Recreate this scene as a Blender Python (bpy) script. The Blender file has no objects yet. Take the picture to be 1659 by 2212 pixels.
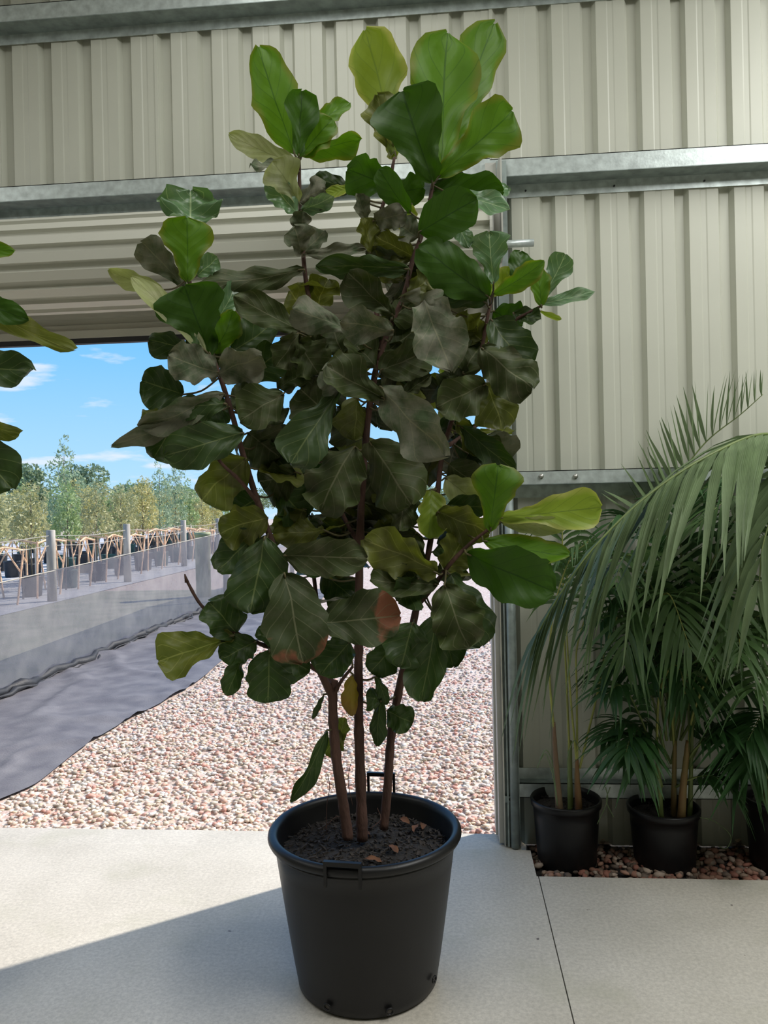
import bpy, bmesh, math, random
import numpy as np
from mathutils import Vector, Matrix, noise

# ------------------------------------------------------------------ camera
sc = bpy.context.scene
col = sc.collection
FPX, CX, CY = 1680.0, 829.5, 1106.0
CAMH = 1.5
YAW, PITCH, ROLL = math.radians(4.8), math.radians(-0.2), 0.022
CAM = Vector((0, 0, CAMH))
Fh = Vector((-math.sin(YAW), math.cos(YAW), 0))
FWD = (Fh * math.cos(PITCH) + Vector((0, 0, 1)) * math.sin(PITCH)).normalized()
R0 = Vector((math.cos(YAW), math.sin(YAW), 0))
U0 = R0.cross(FWD).normalized()
RIGHT = (R0 * math.cos(ROLL) - U0 * math.sin(ROLL)).normalized()
UP = (R0 * math.sin(ROLL) + U0 * math.cos(ROLL)).normalized()
cd = bpy.data.cameras.new('camera')
cd.sensor_fit = 'VERTICAL'; cd.sensor_height = 36.0; cd.lens = FPX / 2212.0 * 36.0
cd.clip_end = 500
cam = bpy.data.objects.new('camera', cd); col.objects.link(cam)
M = Matrix.Identity(4)
for i in range(3):
    M[i][0] = RIGHT[i]; M[i][1] = UP[i]; M[i][2] = -FWD[i]; M[i][3] = CAM[i]
cam.matrix_world = M
sc.camera = cam

def ray(px, py):
    return FWD + RIGHT * ((px - CX) / FPX) + UP * (-(py - CY) / FPX)
def P(px, py, depth):
    return CAM + ray(px, py) * depth
def on_z(px, py, z=0.0):
    r = ray(px, py); return CAM + r * ((z - CAMH) / r.z)
def on_y(px, py, y):
    r = ray(px, py); return CAM + r * (y / r.y)

# ------------------------------------------------------------------ view, sky, sun, added roof lamps
vs = sc.view_settings
vs.view_transform = 'Standard'; vs.look = 'None'; vs.exposure = 0.0; vs.gamma = 1.0
vs.use_curve_mapping = False
_a, _b = on_z(0, 2120), on_z(620, 1935)
SUN_H = (_a - _b); SUN_H.z = 0; SUN_H.normalize()
SUN_EL = math.radians(41)
sun_dir = SUN_H * math.cos(SUN_EL) + Vector((0, 0, -math.sin(SUN_EL)))
sl = bpy.data.lights.new('sun', 'SUN'); sl.energy = 6.6; sl.angle = math.radians(0.6); sl.color = (1.0, 0.93, 0.84)
sun = bpy.data.objects.new('sun', sl); col.objects.link(sun)
sun.rotation_mode = 'QUATERNION'; sun.rotation_quaternion = sun_dir.to_track_quat('-Z', 'Y')
sun.location = (6, 10, 12)

w = bpy.data.worlds.new('world'); sc.world = w; w.use_nodes = True
nt = w.node_tree; nt.nodes.clear()
N, L = nt.nodes.new, nt.links.new
out = N('ShaderNodeOutputWorld'); bg = N('ShaderNodeBackground'); bg.inputs[1].default_value = 1.0
tc = N('ShaderNodeTexCoord'); sep = N('ShaderNodeSeparateXYZ'); L(tc.outputs['Generated'], sep.inputs[0])
ramp = N('ShaderNodeValToRGB')
e = ramp.color_ramp.elements
e[0].position = 0.0; e[0].color = (0.55, 0.82, 1.05, 1)
e[1].position = 1.0; e[1].color = (0.11, 0.30, 0.74, 1)
for p_, c_ in ((0.06, (0.44, 0.76, 1.08, 1)), (0.2, (0.22, 0.60, 1.10, 1)), (0.5, (0.16, 0.44, 0.98, 1))):
    k = e.new(p_); k.color = c_
L(sep.outputs[2], ramp.inputs[0])
mp = N('ShaderNodeMapping'); mp.inputs['Scale'].default_value = (9, 9, 42); L(tc.outputs['Generated'], mp.inputs[0])
cn = N('ShaderNodeTexNoise'); cn.inputs['Scale'].default_value = 1.25; cn.inputs['Detail'].default_value = 6; L(mp.outputs[0], cn.inputs[0])
cr = N('ShaderNodeValToRGB'); cr.color_ramp.elements[0].position = 0.565; cr.color_ramp.elements[1].position = 0.68
L(cn.outputs[0], cr.inputs[0])
mixc = N('ShaderNodeMixRGB'); mixc.inputs[2].default_value = (0.86, 0.92, 1.0, 1)
mul = N('ShaderNodeMath'); mul.operation = 'MULTIPLY'; mul.inputs[1].default_value = 0.75
L(cr.outputs[0], mul.inputs[0]); L(mul.outputs[0], mixc.inputs[0]); L(ramp.outputs[0], mixc.inputs[1])
L(mixc.outputs[0], bg.inputs[0]); L(bg.outputs[0], out.inputs[0])

YW = on_z(1130, 1800).y            # inner face of the rear wall
ZROOF = 4.35
ADDED_SKYLIGHTS = ((2.6, 0.9), (-0.6, 0.9), (-4.2, 0.9))        # x centre, width of unseen skylight sheets added with the lamps
for i, (sx, sw) in enumerate(ADDED_SKYLIGHTS):                  # area lamps added below them to light the room
    al = bpy.data.lights.new('added_skylight_lamp', 'AREA'); al.shape = 'RECTANGLE'
    al.size = sw; al.size_y = 3.4; al.energy = (172, 46, 48)[i]; al.color = (1.0, 1.0, 0.97)
    ao = bpy.data.objects.new('added_skylight_lamp', al); col.objects.link(ao)
    ao.location = (sx, YW - 2.35, ZROOF - 0.03)

# ------------------------------------------------------------------ helpers
rnd = random.Random(7)
def tag(o, label=None, cat=None, group=None, kind=None):
    if label: o['label'] = label
    if cat: o['category'] = cat
    if group: o['group'] = group
    if kind: o['kind'] = kind
    return o
def empty(name, loc=(0, 0, 0), parent=None):
    o = bpy.data.objects.new(name, None); col.objects.link(o); o.location = loc; o.empty_display_size = 0.1
    if parent: o.parent = parent
    return o

class MB:
    """collects polygons in world space; build() links them as one mesh object"""
    def __init__(s): s.v = []; s.f = []; s.m = []; s.sm = []
    def add(s, vs_, fs, mat=0, smooth=False):
        b = len(s.v); s.v += [tuple(q) for q in vs_]
        for f in fs: s.f.append([b + k for k in f]); s.m.append(mat); s.sm.append(smooth)
    def box(s, lo, hi, mat=0):
        x0, y0, z0 = lo; x1, y1, z1 = hi
        s.add([(x0,y0,z0),(x1,y0,z0),(x1,y1,z0),(x0,y1,z0),(x0,y0,z1),(x1,y0,z1),(x1,y1,z1),(x0,y1,z1)],
              [(0,3,2,1),(4,5,6,7),(0,1,5,4),(1,2,6,5),(2,3,7,6),(3,0,4,7)], mat)
    def tube(s, pts, rad, n=8, mat=0, cap=True, smooth=True):
        pts = [Vector(p) for p in pts]
        if not hasattr(rad, '__len__'): rad = [rad] * len(pts)
        vs_ = []; prev = None
        for i, p in enumerate(pts):
            t = (pts[min(i+1, len(pts)-1)] - pts[max(i-1, 0)])
            if t.length < 1e-9: t = Vector((0, 0, 1))
            t.normalize()
            if prev is None:
                a = Vector((0, 0, 1)) if abs(t.z) < 0.9 else Vector((1, 0, 0))
                u = t.cross(a).normalized()
            else:
                u = (prev - t * prev.dot(t))
                u = u.normalized() if u.length > 1e-6 else t.orthogonal().normalized()
            prev = u; w_ = t.cross(u)
            for k in range(n):
                a = 2 * math.pi * k / n
                vs_.append(p + (u * math.cos(a) + w_ * math.sin(a)) * rad[i])
        fs = []
        for i in range(len(pts) - 1):
            for k in range(n):
                fs.append((i*n+k, i*n+(k+1) % n, (i+1)*n+(k+1) % n, (i+1)*n+k))
        if cap:
            fs.append(tuple(reversed(range(n)))); fs.append(tuple((len(pts)-1)*n + k for k in range(n)))
        s.add(vs_, fs, mat, smooth)
    def bar(s, a, b, w_, h_, mat=0):
        a, b = Vector(a), Vector(b); t = (b - a).normalized()
        u = t.cross(Vector((0, 0, 1)) if abs(t.z) < 0.95 else Vector((0, 1, 0))).normalized(); v_ = u.cross(t)
        q = []
        for p in (a, b):
            for su, sv in ((-1,-1),(1,-1),(1,1),(-1,1)): q.append(p + u*(su*w_/2) + v_*(sv*h_/2))
        s.add(q, [(0,1,2,3),(7,6,5,4),(0,4,5,1),(1,5,6,2),(2,6,7,3),(3,7,4,0)], mat)
    def lathe(s, prof, c, n=64, mat=0, smooth=True):
        c = Vector(c); vs_ = []
        for r, z in prof:
            for k in range(n):
                a = 2*math.pi*k/n; vs_.append(c + Vector((r*math.cos(a), r*math.sin(a), z)))
        fs = []
        for i in range(len(prof)-1):
            for k in range(n): fs.append((i*n+k, i*n+(k+1) % n, (i+1)*n+(k+1) % n, (i+1)*n+k))
        s.add(vs_, fs, mat, smooth)
    def build(s, name, mats, parent=None, origin=None):
        me = bpy.data.meshes.new(name); o_ = Vector(origin) if origin is not None else Vector((0, 0, 0))
        me.from_pydata([tuple(Vector(q) - o_) for q in s.v] if origin is not None else s.v, [], s.f)
        if not isinstance(mats, (list, tuple)): mats = [mats]
        for m in mats: me.materials.append(m)
        me.polygons.foreach_set('material_index', s.m)
        me.polygons.foreach_set('use_smooth', s.sm)
        me.update()
        o = bpy.data.objects.new(name, me); col.objects.link(o)
        if origin is not None: o.location = o_
        if parent is not None:
            o.parent = parent
            o.location = o_ - world_loc(parent)
        return o
def world_loc(o):
    l = Vector(o.location)
    while o.parent is not None:
        o = o.parent; l += Vector(o.location)
    return l

def bm_object(name, vs_, fs, mats, parent=None, smooth=True):
    m = MB(); m.add(vs_, fs, 0, smooth); return m.build(name, mats, parent)

def catmull(pts, n=8):
    pts = [Vector(p) for p in pts]
    if len(pts) < 3:
        return [pts[0].lerp(pts[-1], k / n) for k in range(n + 1)]
    q = [pts[0] * 2 - pts[1]] + pts + [pts[-1] * 2 - pts[-2]]
    o = []
    for i in range(1, len(q) - 2):
        for k in range(n):
            t = k / n
            a, b, c, d = q[i-1], q[i], q[i+1], q[i+2]
            o.append(0.5 * ((2*b) + (c-a)*t + (2*a-5*b+4*c-d)*t*t + (-a+3*b-3*c+d)*t*t*t))
    o.append(pts[-1].copy()); return o

# ------------------------------------------------------------------ materials
def mat_new(name):
    m = bpy.data.materials.new(name); m.use_nodes = True
    nt = m.node_tree; nt.nodes.clear()
    return m, nt, nt.nodes.new, nt.links.new
def simple(name, c, rough=0.6, metal=0.0, var=0.15, scale=8.0, bump=0.0, bscale=60.0, spec=0.5, c2=None, stretch=(1, 1, 1)):
    m, nt, N, L = mat_new(name)
    o = N('ShaderNodeOutputMaterial'); b = N('ShaderNodeBsdfPrincipled')
    b.inputs['Roughness'].default_value = rough; b.inputs['Metallic'].default_value = metal
    b.inputs['Specular IOR Level'].default_value = spec
    tcn = N('ShaderNodeTexCoord'); mpn = N('ShaderNodeMapping'); mpn.inputs['Scale'].default_value = stretch
    g = N('ShaderNodeNewGeometry'); L(g.outputs['Position'], mpn.inputs[0])
    n = N('ShaderNodeTexNoise'); n.inputs['Scale'].default_value = scale; n.inputs['Detail'].default_value = 5
    L(mpn.outputs[0], n.inputs[0])
    r = N('ShaderNodeValToRGB')
    d = c2 if c2 else tuple(k * (1 - var) for k in c); u = c if c2 else tuple(min(1, k * (1 + var)) for k in c)
    r.color_ramp.elements[0].position = 0.3; r.color_ramp.elements[1].position = 0.7
    r.color_ramp.elements[0].color = (*d, 1); r.color_ramp.elements[1].color = (*u, 1)
    L(n.outputs[0], r.inputs[0]); L(r.outputs[0], b.inputs['Base Color'])
    if bump:
        n2 = N('ShaderNodeTexNoise'); n2.inputs['Scale'].default_value = bscale; n2.inputs['Detail'].default_value = 4
        L(mpn.outputs[0], n2.inputs[0])
        bp = N('ShaderNodeBump'); bp.inputs['Strength'].default_value = bump; bp.inputs['Distance'].default_value = 0.01
        L(n2.outputs[0], bp.inputs['Height']); L(bp.outputs[0], b.inputs['Normal'])
    L(b.outputs[0], o.inputs[0]); return m

def leaf_mat(name, c, dust=0.0, dustc=(0.22, 0.20, 0.15), vein=(0.25, 0.30, 0.12), vs_=0.5, rough=0.45, trans=0.25, tcol=None, edge=None, spots=0.0, coat=0.0):
    m, nt, N, L = mat_new(name)
    o = N('ShaderNodeOutputMaterial'); b = N('ShaderNodeBsdfPrincipled')
    uv = N('ShaderNodeUVMap'); uv.uv_map = 'UVMap'
    sp = N('ShaderNodeSeparateXYZ'); L(uv.outputs[0], sp.inputs[0])
    def mth(op, a, b_=None, c_=None):
        q = N('ShaderNodeMath'); q.operation = op
        for i, z in enumerate((a, b_, c_)):
            if z is None: continue
            if isinstance(z, (int, float)): q.inputs[i].default_value = z
            else: L(z, q.inputs[i])
        return q.outputs[0]
    au = mth('ABSOLUTE', mth('MULTIPLY_ADD', sp.outputs[0], 2.0, -1.0))
    mid = mth('LESS_THAN', au, 0.028)
    lat = mth('FRACT', mth('SUBTRACT', mth('MULTIPLY', sp.outputs[1], 5.2), mth('MULTIPLY', au, 1.9)))
    latm = mth('LESS_THAN', mth('ABSOLUTE', mth('SUBTRACT', lat, 0.5)), 0.032)
    vm = mth('MULTIPLY', mth('MAXIMUM', mid, mth('MULTIPLY', latm, 0.6)), vs_)
    g = N('ShaderNodeTexCoord'); nz = N('ShaderNodeTexNoise'); nz.inputs['Scale'].default_value = 9.0; nz.inputs['Detail'].default_value = 6
    L(g.outputs['Object'], nz.inputs[0])
    oi = N('ShaderNodeObjectInfo')
    base = N('ShaderNodeMixRGB'); base.inputs[1].default_value = (*[k * 0.72 for k in c], 1); base.inputs[2].default_value = (*[k * 1.22 for k in c], 1)
    L(mth('ADD', mth('MULTIPLY', nz.outputs[0], 0.5), mth('MULTIPLY', oi.outputs['Random'], 0.5)), base.inputs[0])
    cur = base.outputs[0]
    if dust > 0:
        dr = N('ShaderNodeValToRGB'); dr.color_ramp.elements[0].position = 0.62 - 0.45 * dust; dr.color_ramp.elements[1].position = 0.80 - 0.40 * dust
        nd = N('ShaderNodeTexNoise'); nd.inputs['Scale'].default_value = 14.0; nd.inputs['Detail'].default_value = 5; nd.inputs['Roughness'].default_value = 0.65
        L(g.outputs['Object'], nd.inputs[0]); L(nd.outputs[0], dr.inputs[0])
        q = N('ShaderNodeMixRGB'); q.inputs[2].default_value = (*dustc, 1)
        L(mth('MULTIPLY', dr.outputs[0], min(0.95, 0.35 + 0.6 * dust)), q.inputs[0]); L(cur, q.inputs[1]); cur = q.outputs[0]
    if edge:
        er = N('ShaderNodeValToRGB'); er.color_ramp.elements[0].position = 0.72; er.color_ramp.elements[1].position = 1.0
        L(mth('ADD', au, mth('MULTIPLY', mth('SUBTRACT', nz.outputs[0], 0.5), 0.7)), er.inputs[0])
        q = N('ShaderNodeMixRGB'); q.inputs[2].default_value = (*edge, 1)
        L(mth('MULTIPLY', er.outputs[0], 0.7), q.inputs[0]); L(cur, q.inputs[1]); cur = q.outputs[0]
    if spots:
        sr = N('ShaderNodeValToRGB'); sr.color_ramp.elements[0].position = 0.665; sr.color_ramp.elements[1].position = 0.72
        L(mth('ADD', mth('MULTIPLY', nz.outputs[0], 0.7), mth('MULTIPLY', sp.outputs[1], 0.4)), sr.inputs[0])
        q = N('ShaderNodeMixRGB'); q.inputs[2].default_value = (0.20, 0.075, 0.04, 1)
        L(mth('MULTIPLY', sr.outputs[0], spots), q.inputs[0]); L(cur, q.inputs[1]); cur = q.outputs[0]
    vx = N('ShaderNodeMixRGB'); vx.inputs[2].default_value = (*vein, 1); L(vm, vx.inputs[0]); L(cur, vx.inputs[1]); cur = vx.outputs[0]
    L(cur, b.inputs['Base Color']); b.inputs['Roughness'].default_value = rough; b.inputs['Specular IOR Level'].default_value = 0.32
    b.inputs['Coat Weight'].default_value = coat; b.inputs['Coat Roughness'].default_value = 0.2
    # raised veins and quilted blade between them
    bp = N('ShaderNodeBump'); bp.inputs['Strength'].default_value = 0.45; bp.inputs['Distance'].default_value = 0.006
    tri = mth('PINGPONG', mth('SUBTRACT', mth('MULTIPLY', sp.outputs[1], 5.2), mth('MULTIPLY', au, 1.9)), 0.5)
    L(mth('ADD', mth('MULTIPLY', tri, 0.7), mth('MULTIPLY', nz.outputs[0], 0.9)), bp.inputs['Height']); L(bp.outputs[0], b.inputs['Normal'])
    t = N('ShaderNodeBsdfTranslucent')
    tm = N('ShaderNodeMixRGB'); tm.blend_type = 'MULTIPLY'; tm.inputs[0].default_value = 1.0
    L(cur, tm.inputs[1]); tm.inputs[2].default_value = (*(tcol or (1.6, 1.7, 0.6)), 1); L(tm.outputs[0], t.inputs[0])
    mx = N('ShaderNodeMixShader'); mx.inputs[0].default_value = trans
    L(b.outputs[0], mx.inputs[1]); L(t.outputs[0], mx.inputs[2]); L(mx.outputs[0], o.inputs[0]); return m

LM = {
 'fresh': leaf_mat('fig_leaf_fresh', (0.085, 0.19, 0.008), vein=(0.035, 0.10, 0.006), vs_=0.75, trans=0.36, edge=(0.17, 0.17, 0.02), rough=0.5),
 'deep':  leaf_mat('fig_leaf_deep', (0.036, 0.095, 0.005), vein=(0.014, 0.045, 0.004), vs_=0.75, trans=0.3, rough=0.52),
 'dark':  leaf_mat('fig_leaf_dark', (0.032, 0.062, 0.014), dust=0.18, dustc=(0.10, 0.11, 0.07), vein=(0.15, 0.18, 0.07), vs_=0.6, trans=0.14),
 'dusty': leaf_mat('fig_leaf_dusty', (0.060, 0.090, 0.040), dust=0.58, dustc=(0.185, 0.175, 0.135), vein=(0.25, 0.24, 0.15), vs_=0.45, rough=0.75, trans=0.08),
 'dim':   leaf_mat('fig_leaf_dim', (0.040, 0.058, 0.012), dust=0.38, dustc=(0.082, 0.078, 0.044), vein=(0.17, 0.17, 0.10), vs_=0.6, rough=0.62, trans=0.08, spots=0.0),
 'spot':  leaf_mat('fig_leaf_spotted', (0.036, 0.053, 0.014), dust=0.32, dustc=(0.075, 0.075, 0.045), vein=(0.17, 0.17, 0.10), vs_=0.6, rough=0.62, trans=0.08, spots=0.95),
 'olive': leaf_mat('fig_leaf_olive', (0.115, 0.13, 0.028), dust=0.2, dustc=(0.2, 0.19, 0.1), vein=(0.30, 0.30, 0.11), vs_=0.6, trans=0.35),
 'pale':  leaf_mat('fig_leaf_pale', (0.27, 0.30, 0.14), dust=0.3, dustc=(0.38, 0.37, 0.28), vein=(0.13, 0.14, 0.05), vs_=0.5, rough=0.6, trans=0.3),
 'jade':  leaf_mat('fig_leaf_jade', (0.12, 0.22, 0.11), dust=0.2, dustc=(0.26, 0.32, 0.24), vein=(0.38, 0.48, 0.30), vs_=0.8, rough=0.3, trans=0.2, coat=0.35),
 'lime':  leaf_mat('fig_leaf_lime', (0.22, 0.30, 0.035), vein=(0.12, 0.18, 0.03), vs_=0.7, trans=0.4, edge=(0.42, 0.40, 0.14)),
 'yellow': leaf_mat('fig_leaf_yellow', (0.22, 0.15, 0.025), vein=(0.3, 0.2, 0.05), vs_=0.4, trans=0.35, spots=0.4),
}
M_petiole = simple('fig_petiole', (0.10, 0.085, 0.035), 0.6, var=0.3, scale=30)
M_bark = simple('fig_bark', (0.078, 0.038, 0.027), 0.85, var=0.4, scale=22, bump=0.6, bscale=90, stretch=(1, 1, 0.35))
M_pot = simple('black_pot_plastic', (0.007, 0.007, 0.008), 0.40, var=0.2, scale=5, bump=0.03, bscale=200, spec=0.36)
M_soil = simple('potting_mix', (0.02, 0.017, 0.015), 0.95, var=0.5, scale=40, bump=1.0, bscale=120)
M_chip = simple('bark_chips', (0.045, 0.036, 0.03), 0.9, c2=(0.012, 0.01, 0.01), scale=55)
M_litter = simple('dead_leaf', (0.12, 0.05, 0.022), 0.8, var=0.4, scale=30)

def concrete():
    m, nt, N, L = mat_new('floor_concrete')
    o = N('ShaderNodeOutputMaterial'); b = N('ShaderNodeBsdfPrincipled'); g = N('ShaderNodeNewGeometry')
    def ns(s, d=6, r=0.6):
        n = N('ShaderNodeTexNoise'); n.inputs['Scale'].default_value = s; n.inputs['Detail'].default_value = d; n.inputs['Roughness'].default_value = r
        L(g.outputs['Position'], n.inputs[0]); return n.outputs[0]
    r1 = N('ShaderNodeValToRGB'); r1.color_ramp.elements[0].position = 0.28; r1.color_ramp.elements[1].position = 0.72
    r1.color_ramp.elements[0].color = (0.45, 0.42, 0.36, 1); r1.color_ramp.elements[1].color = (0.58, 0.545, 0.48, 1)
    L(ns(1.7), r1.inputs[0])
    r2 = N('ShaderNodeValToRGB'); r2.color_ramp.elements[0].position = 0.35; r2.color_ramp.elements[1].position = 0.65
    r2.color_ramp.elements[0].color = (0.80, 0.80, 0.80, 1); r2.color_ramp.elements[1].color = (1.12, 1.12, 1.12, 1)
    L(ns(75, 3, 0.75), r2.inputs[0])
    q = N('ShaderNodeMixRGB'); q.blend_type = 'MULTIPLY'; q.inputs[0].default_value = 0.8; L(r1.outputs[0], q.inputs[1]); L(r2.outputs[0], q.inputs[2])
    # dark flecks
    r3 = N('ShaderNodeValToRGB'); r3.color_ramp.elements[0].position = 0.76; r3.color_ramp.elements[1].position = 0.80
    L(ns(24, 2, 0.4), r3.inputs[0])
    q2 = N('ShaderNodeMixRGB'); q2.inputs[2].default_value = (0.12, 0.10, 0.09, 1); L(r3.outputs[0], q2.inputs[0]); L(q.outputs[0], q2.inputs[1])
    r4 = N('ShaderNodeValToRGB'); r4.color_ramp.elements[0].position = 0.54; r4.color_ramp.elements[1].position = 0.70
    L(ns(2.3, 5, 0.6), r4.inputs[0])
    q3 = N('ShaderNodeMixRGB'); q3.inputs[2].default_value = (0.37, 0.36, 0.27, 1); mm = N('ShaderNodeMath'); mm.operation = 'MULTIPLY'; mm.inputs[1].default_value = 0.45
    L(r4.outputs[0], mm.inputs[0]); L(mm.outputs[0], q3.inputs[0]); L(q2.outputs[0], q3.inputs[1])
    L(q3.outputs[0], b.inputs['Base Color']); b.inputs['Roughness'].default_value = 0.55
    bp = N('ShaderNodeBump'); bp.inputs['Strength'].default_value = 0.12; bp.inputs['Distance'].default_value = 0.004
    L(ns(140, 3), bp.inputs['Height']); L(bp.outputs[0], b.inputs['Normal']); L(b.outputs[0], o.inputs[0]); return m
M_conc = concrete()
M_sheet = simple('cream_steel_sheet', (0.545, 0.555, 0.475), 0.42, var=0.05, scale=1.5, spec=0.4)
M_curtain = simple('cream_door_steel', (0.55, 0.55, 0.48), 0.38, var=0.05, scale=1.5, spec=0.45)
M_galv = simple('galvanised_steel', (0.50, 0.56, 0.55), 0.36, metal=0.35, var=0.22, scale=28, bump=0.05, bscale=90)
M_galv2 = simple('dark_galvanised_steel', (0.27, 0.32, 0.31), 0.5, metal=0.3, var=0.25, scale=20)
M_bolt = simple('bolt_steel', (0.5, 0.5, 0.46), 0.35, metal=0.8)
M_darksteel = simple('dark_rubber_seal', (0.03, 0.03, 0.035), 0.6)
M_jambwhite = simple('jamb_paint', (0.50, 0.50, 0.46), 0.5, var=0.08)
M_roof = simple('roof_steel', (0.5, 0.5, 0.45), 0.45)
M_clear = simple('added_skylight_fibreglass', (0.8, 0.82, 0.78), 0.4)
M_wood = simple('grey_fence_timber', (0.42, 0.38, 0.32), 0.85, var=0.25, scale=12, stretch=(1, 1, 0.2))
M_bamboo = simple('orange_stake_timber', (0.80, 0.50, 0.31), 0.75, var=0.25, scale=9)
M_stakegrey = simple('dark_stake', (0.10, 0.09, 0.085), 0.8)
M_wire = simple('fence_wire', (0.40, 0.37, 0.30), 0.6)
M_gpot = simple('green_nursery_pot', (0.025, 0.085, 0.08), 0.55, var=0.3)
M_bpot = simple('charcoal_nursery_pot', (0.03, 0.034, 0.04), 0.55, var=0.3)
M_tub = simple('sage_tub_plastic', (0.36, 0.38, 0.20), 0.6)
M_pole = simple('white_stake_plastic', (0.62, 0.60, 0.55), 0.6)

# ------------------------------------------------------------------ floor, bed, ground
JX = on_y(1064, 1200, YW).x                       # door opening's edge
fl = tag(empty('floor'), 'pale concrete slab floor of the shed with a saw-cut joint', 'floor', kind='structure')
edge_y = on_z(600, 1789).y
c1, c2 = on_z(1158, 1893), on_z(1600, 1902)
bed_x0, bed_y0 = on_z(1149, 1850).x, c1.y
jx = c1.x + 0.01
t_lip = 0.10
m = MB(); m.box((-9, -8, -0.15), (jx - 0.002, bed_y0, 0)); m.box((-9, bed_y0 , -0.15), (bed_x0, edge_y - 0.20, 0)); m.build('slab', M_conc, fl)
m = MB(); m.box((jx + 0.002, -8, -0.15), (7, bed_y0, 0)); m.build('slab', M_conc, fl)
# sloped threshold strip in the doorway
m = MB()
x0, x1, y0, y1 = -9, JX + 0.09, edge_y - 0.20, edge_y
m.add([(x0,y0,-.15),(x1,y0,-.15),(x1,y1,-.15),(x0,y1,-.15),(x0,y0+.004,-.006),(x1,y0+.004,-.006),(x1,y1,-.014),(x0,y1,-.014)],
      [(0,3,2,1),(4,5,6,7),(0,1,5,4),(1,2,6,5),(2,3,7,6),(3,0,4,7)])
m.build('threshold', M_conc, fl)

def pebble_mat(name, dark=1.0):
    m, nt, N, L = mat_new(name)
    o = N('ShaderNodeOutputMaterial'); b = N('ShaderNodeBsdfPrincipled'); a = N('ShaderNodeAttribute'); a.attribute_name = 'Col'
    L(a.outputs['Color'], b.inputs['Base Color']); b.inputs['Roughness'].default_value = 0.75; L(b.outputs[0], o.inputs[0]); return m
M_peb = pebble_mat('river_pebbles')
def ground_gravel():
    m, nt, N, L = mat_new('fine_gravel')
    o = N('ShaderNodeOutputMaterial'); b = N('ShaderNodeBsdfPrincipled'); g = N('ShaderNodeNewGeometry')
    v = N('ShaderNodeTexVoronoi'); v.inputs['Scale'].default_value = 42; L(g.outputs['Position'], v.inputs[0])
    r = N('ShaderNodeValToRGB'); els = r.color_ramp.elements
    els[0].color = (0.30, 0.22, 0.19, 1); els[1].color = (0.66, 0.62, 0.57, 1)
    for p_, c_ in ((0.25, (0.52, 0.42, 0.33, 1)), (0.5, (0.60, 0.50, 0.44, 1)), (0.75, (0.50, 0.34, 0.30, 1))):
        k = els.new(p_); k.color = c_
    sp = N('ShaderNodeSeparateColor'); L(v.outputs['Color'], sp.inputs[0]); L(sp.outputs[0], r.inputs[0])
    L(r.outputs[0], b.inputs['Base Color']); b.inputs['Roughness'].default_value = 0.85
    bp = N('ShaderNodeBump'); bp.inputs['Strength'].default_value = 0.5; bp.inputs['Distance'].default_value = 0.01; bp.invert = True
    L(v.outputs['Distance'], bp.inputs['Height']); L(bp.outputs[0], b.inputs['Normal']); L(b.outputs[0], o.inputs[0]); return m
M_gravel = ground_gravel()
M_dirt = simple('packed_earth', (0.36, 0.30, 0.22), 0.95, c2=(0.20, 0.21, 0.12), scale=0.9, bump=0.3, bscale=30)
M_matwhite = simple('pale_weed_mat', (0.48, 0.47, 0.48), 0.8, var=0.2, scale=3)
m = MB(); m.box((-80, edge_y, -0.30), (80, 160, -0.045)); o = m.build('ground', M_gravel); tag(o, 'gravel yard outside the roller door', 'ground', kind='structure')

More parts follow.
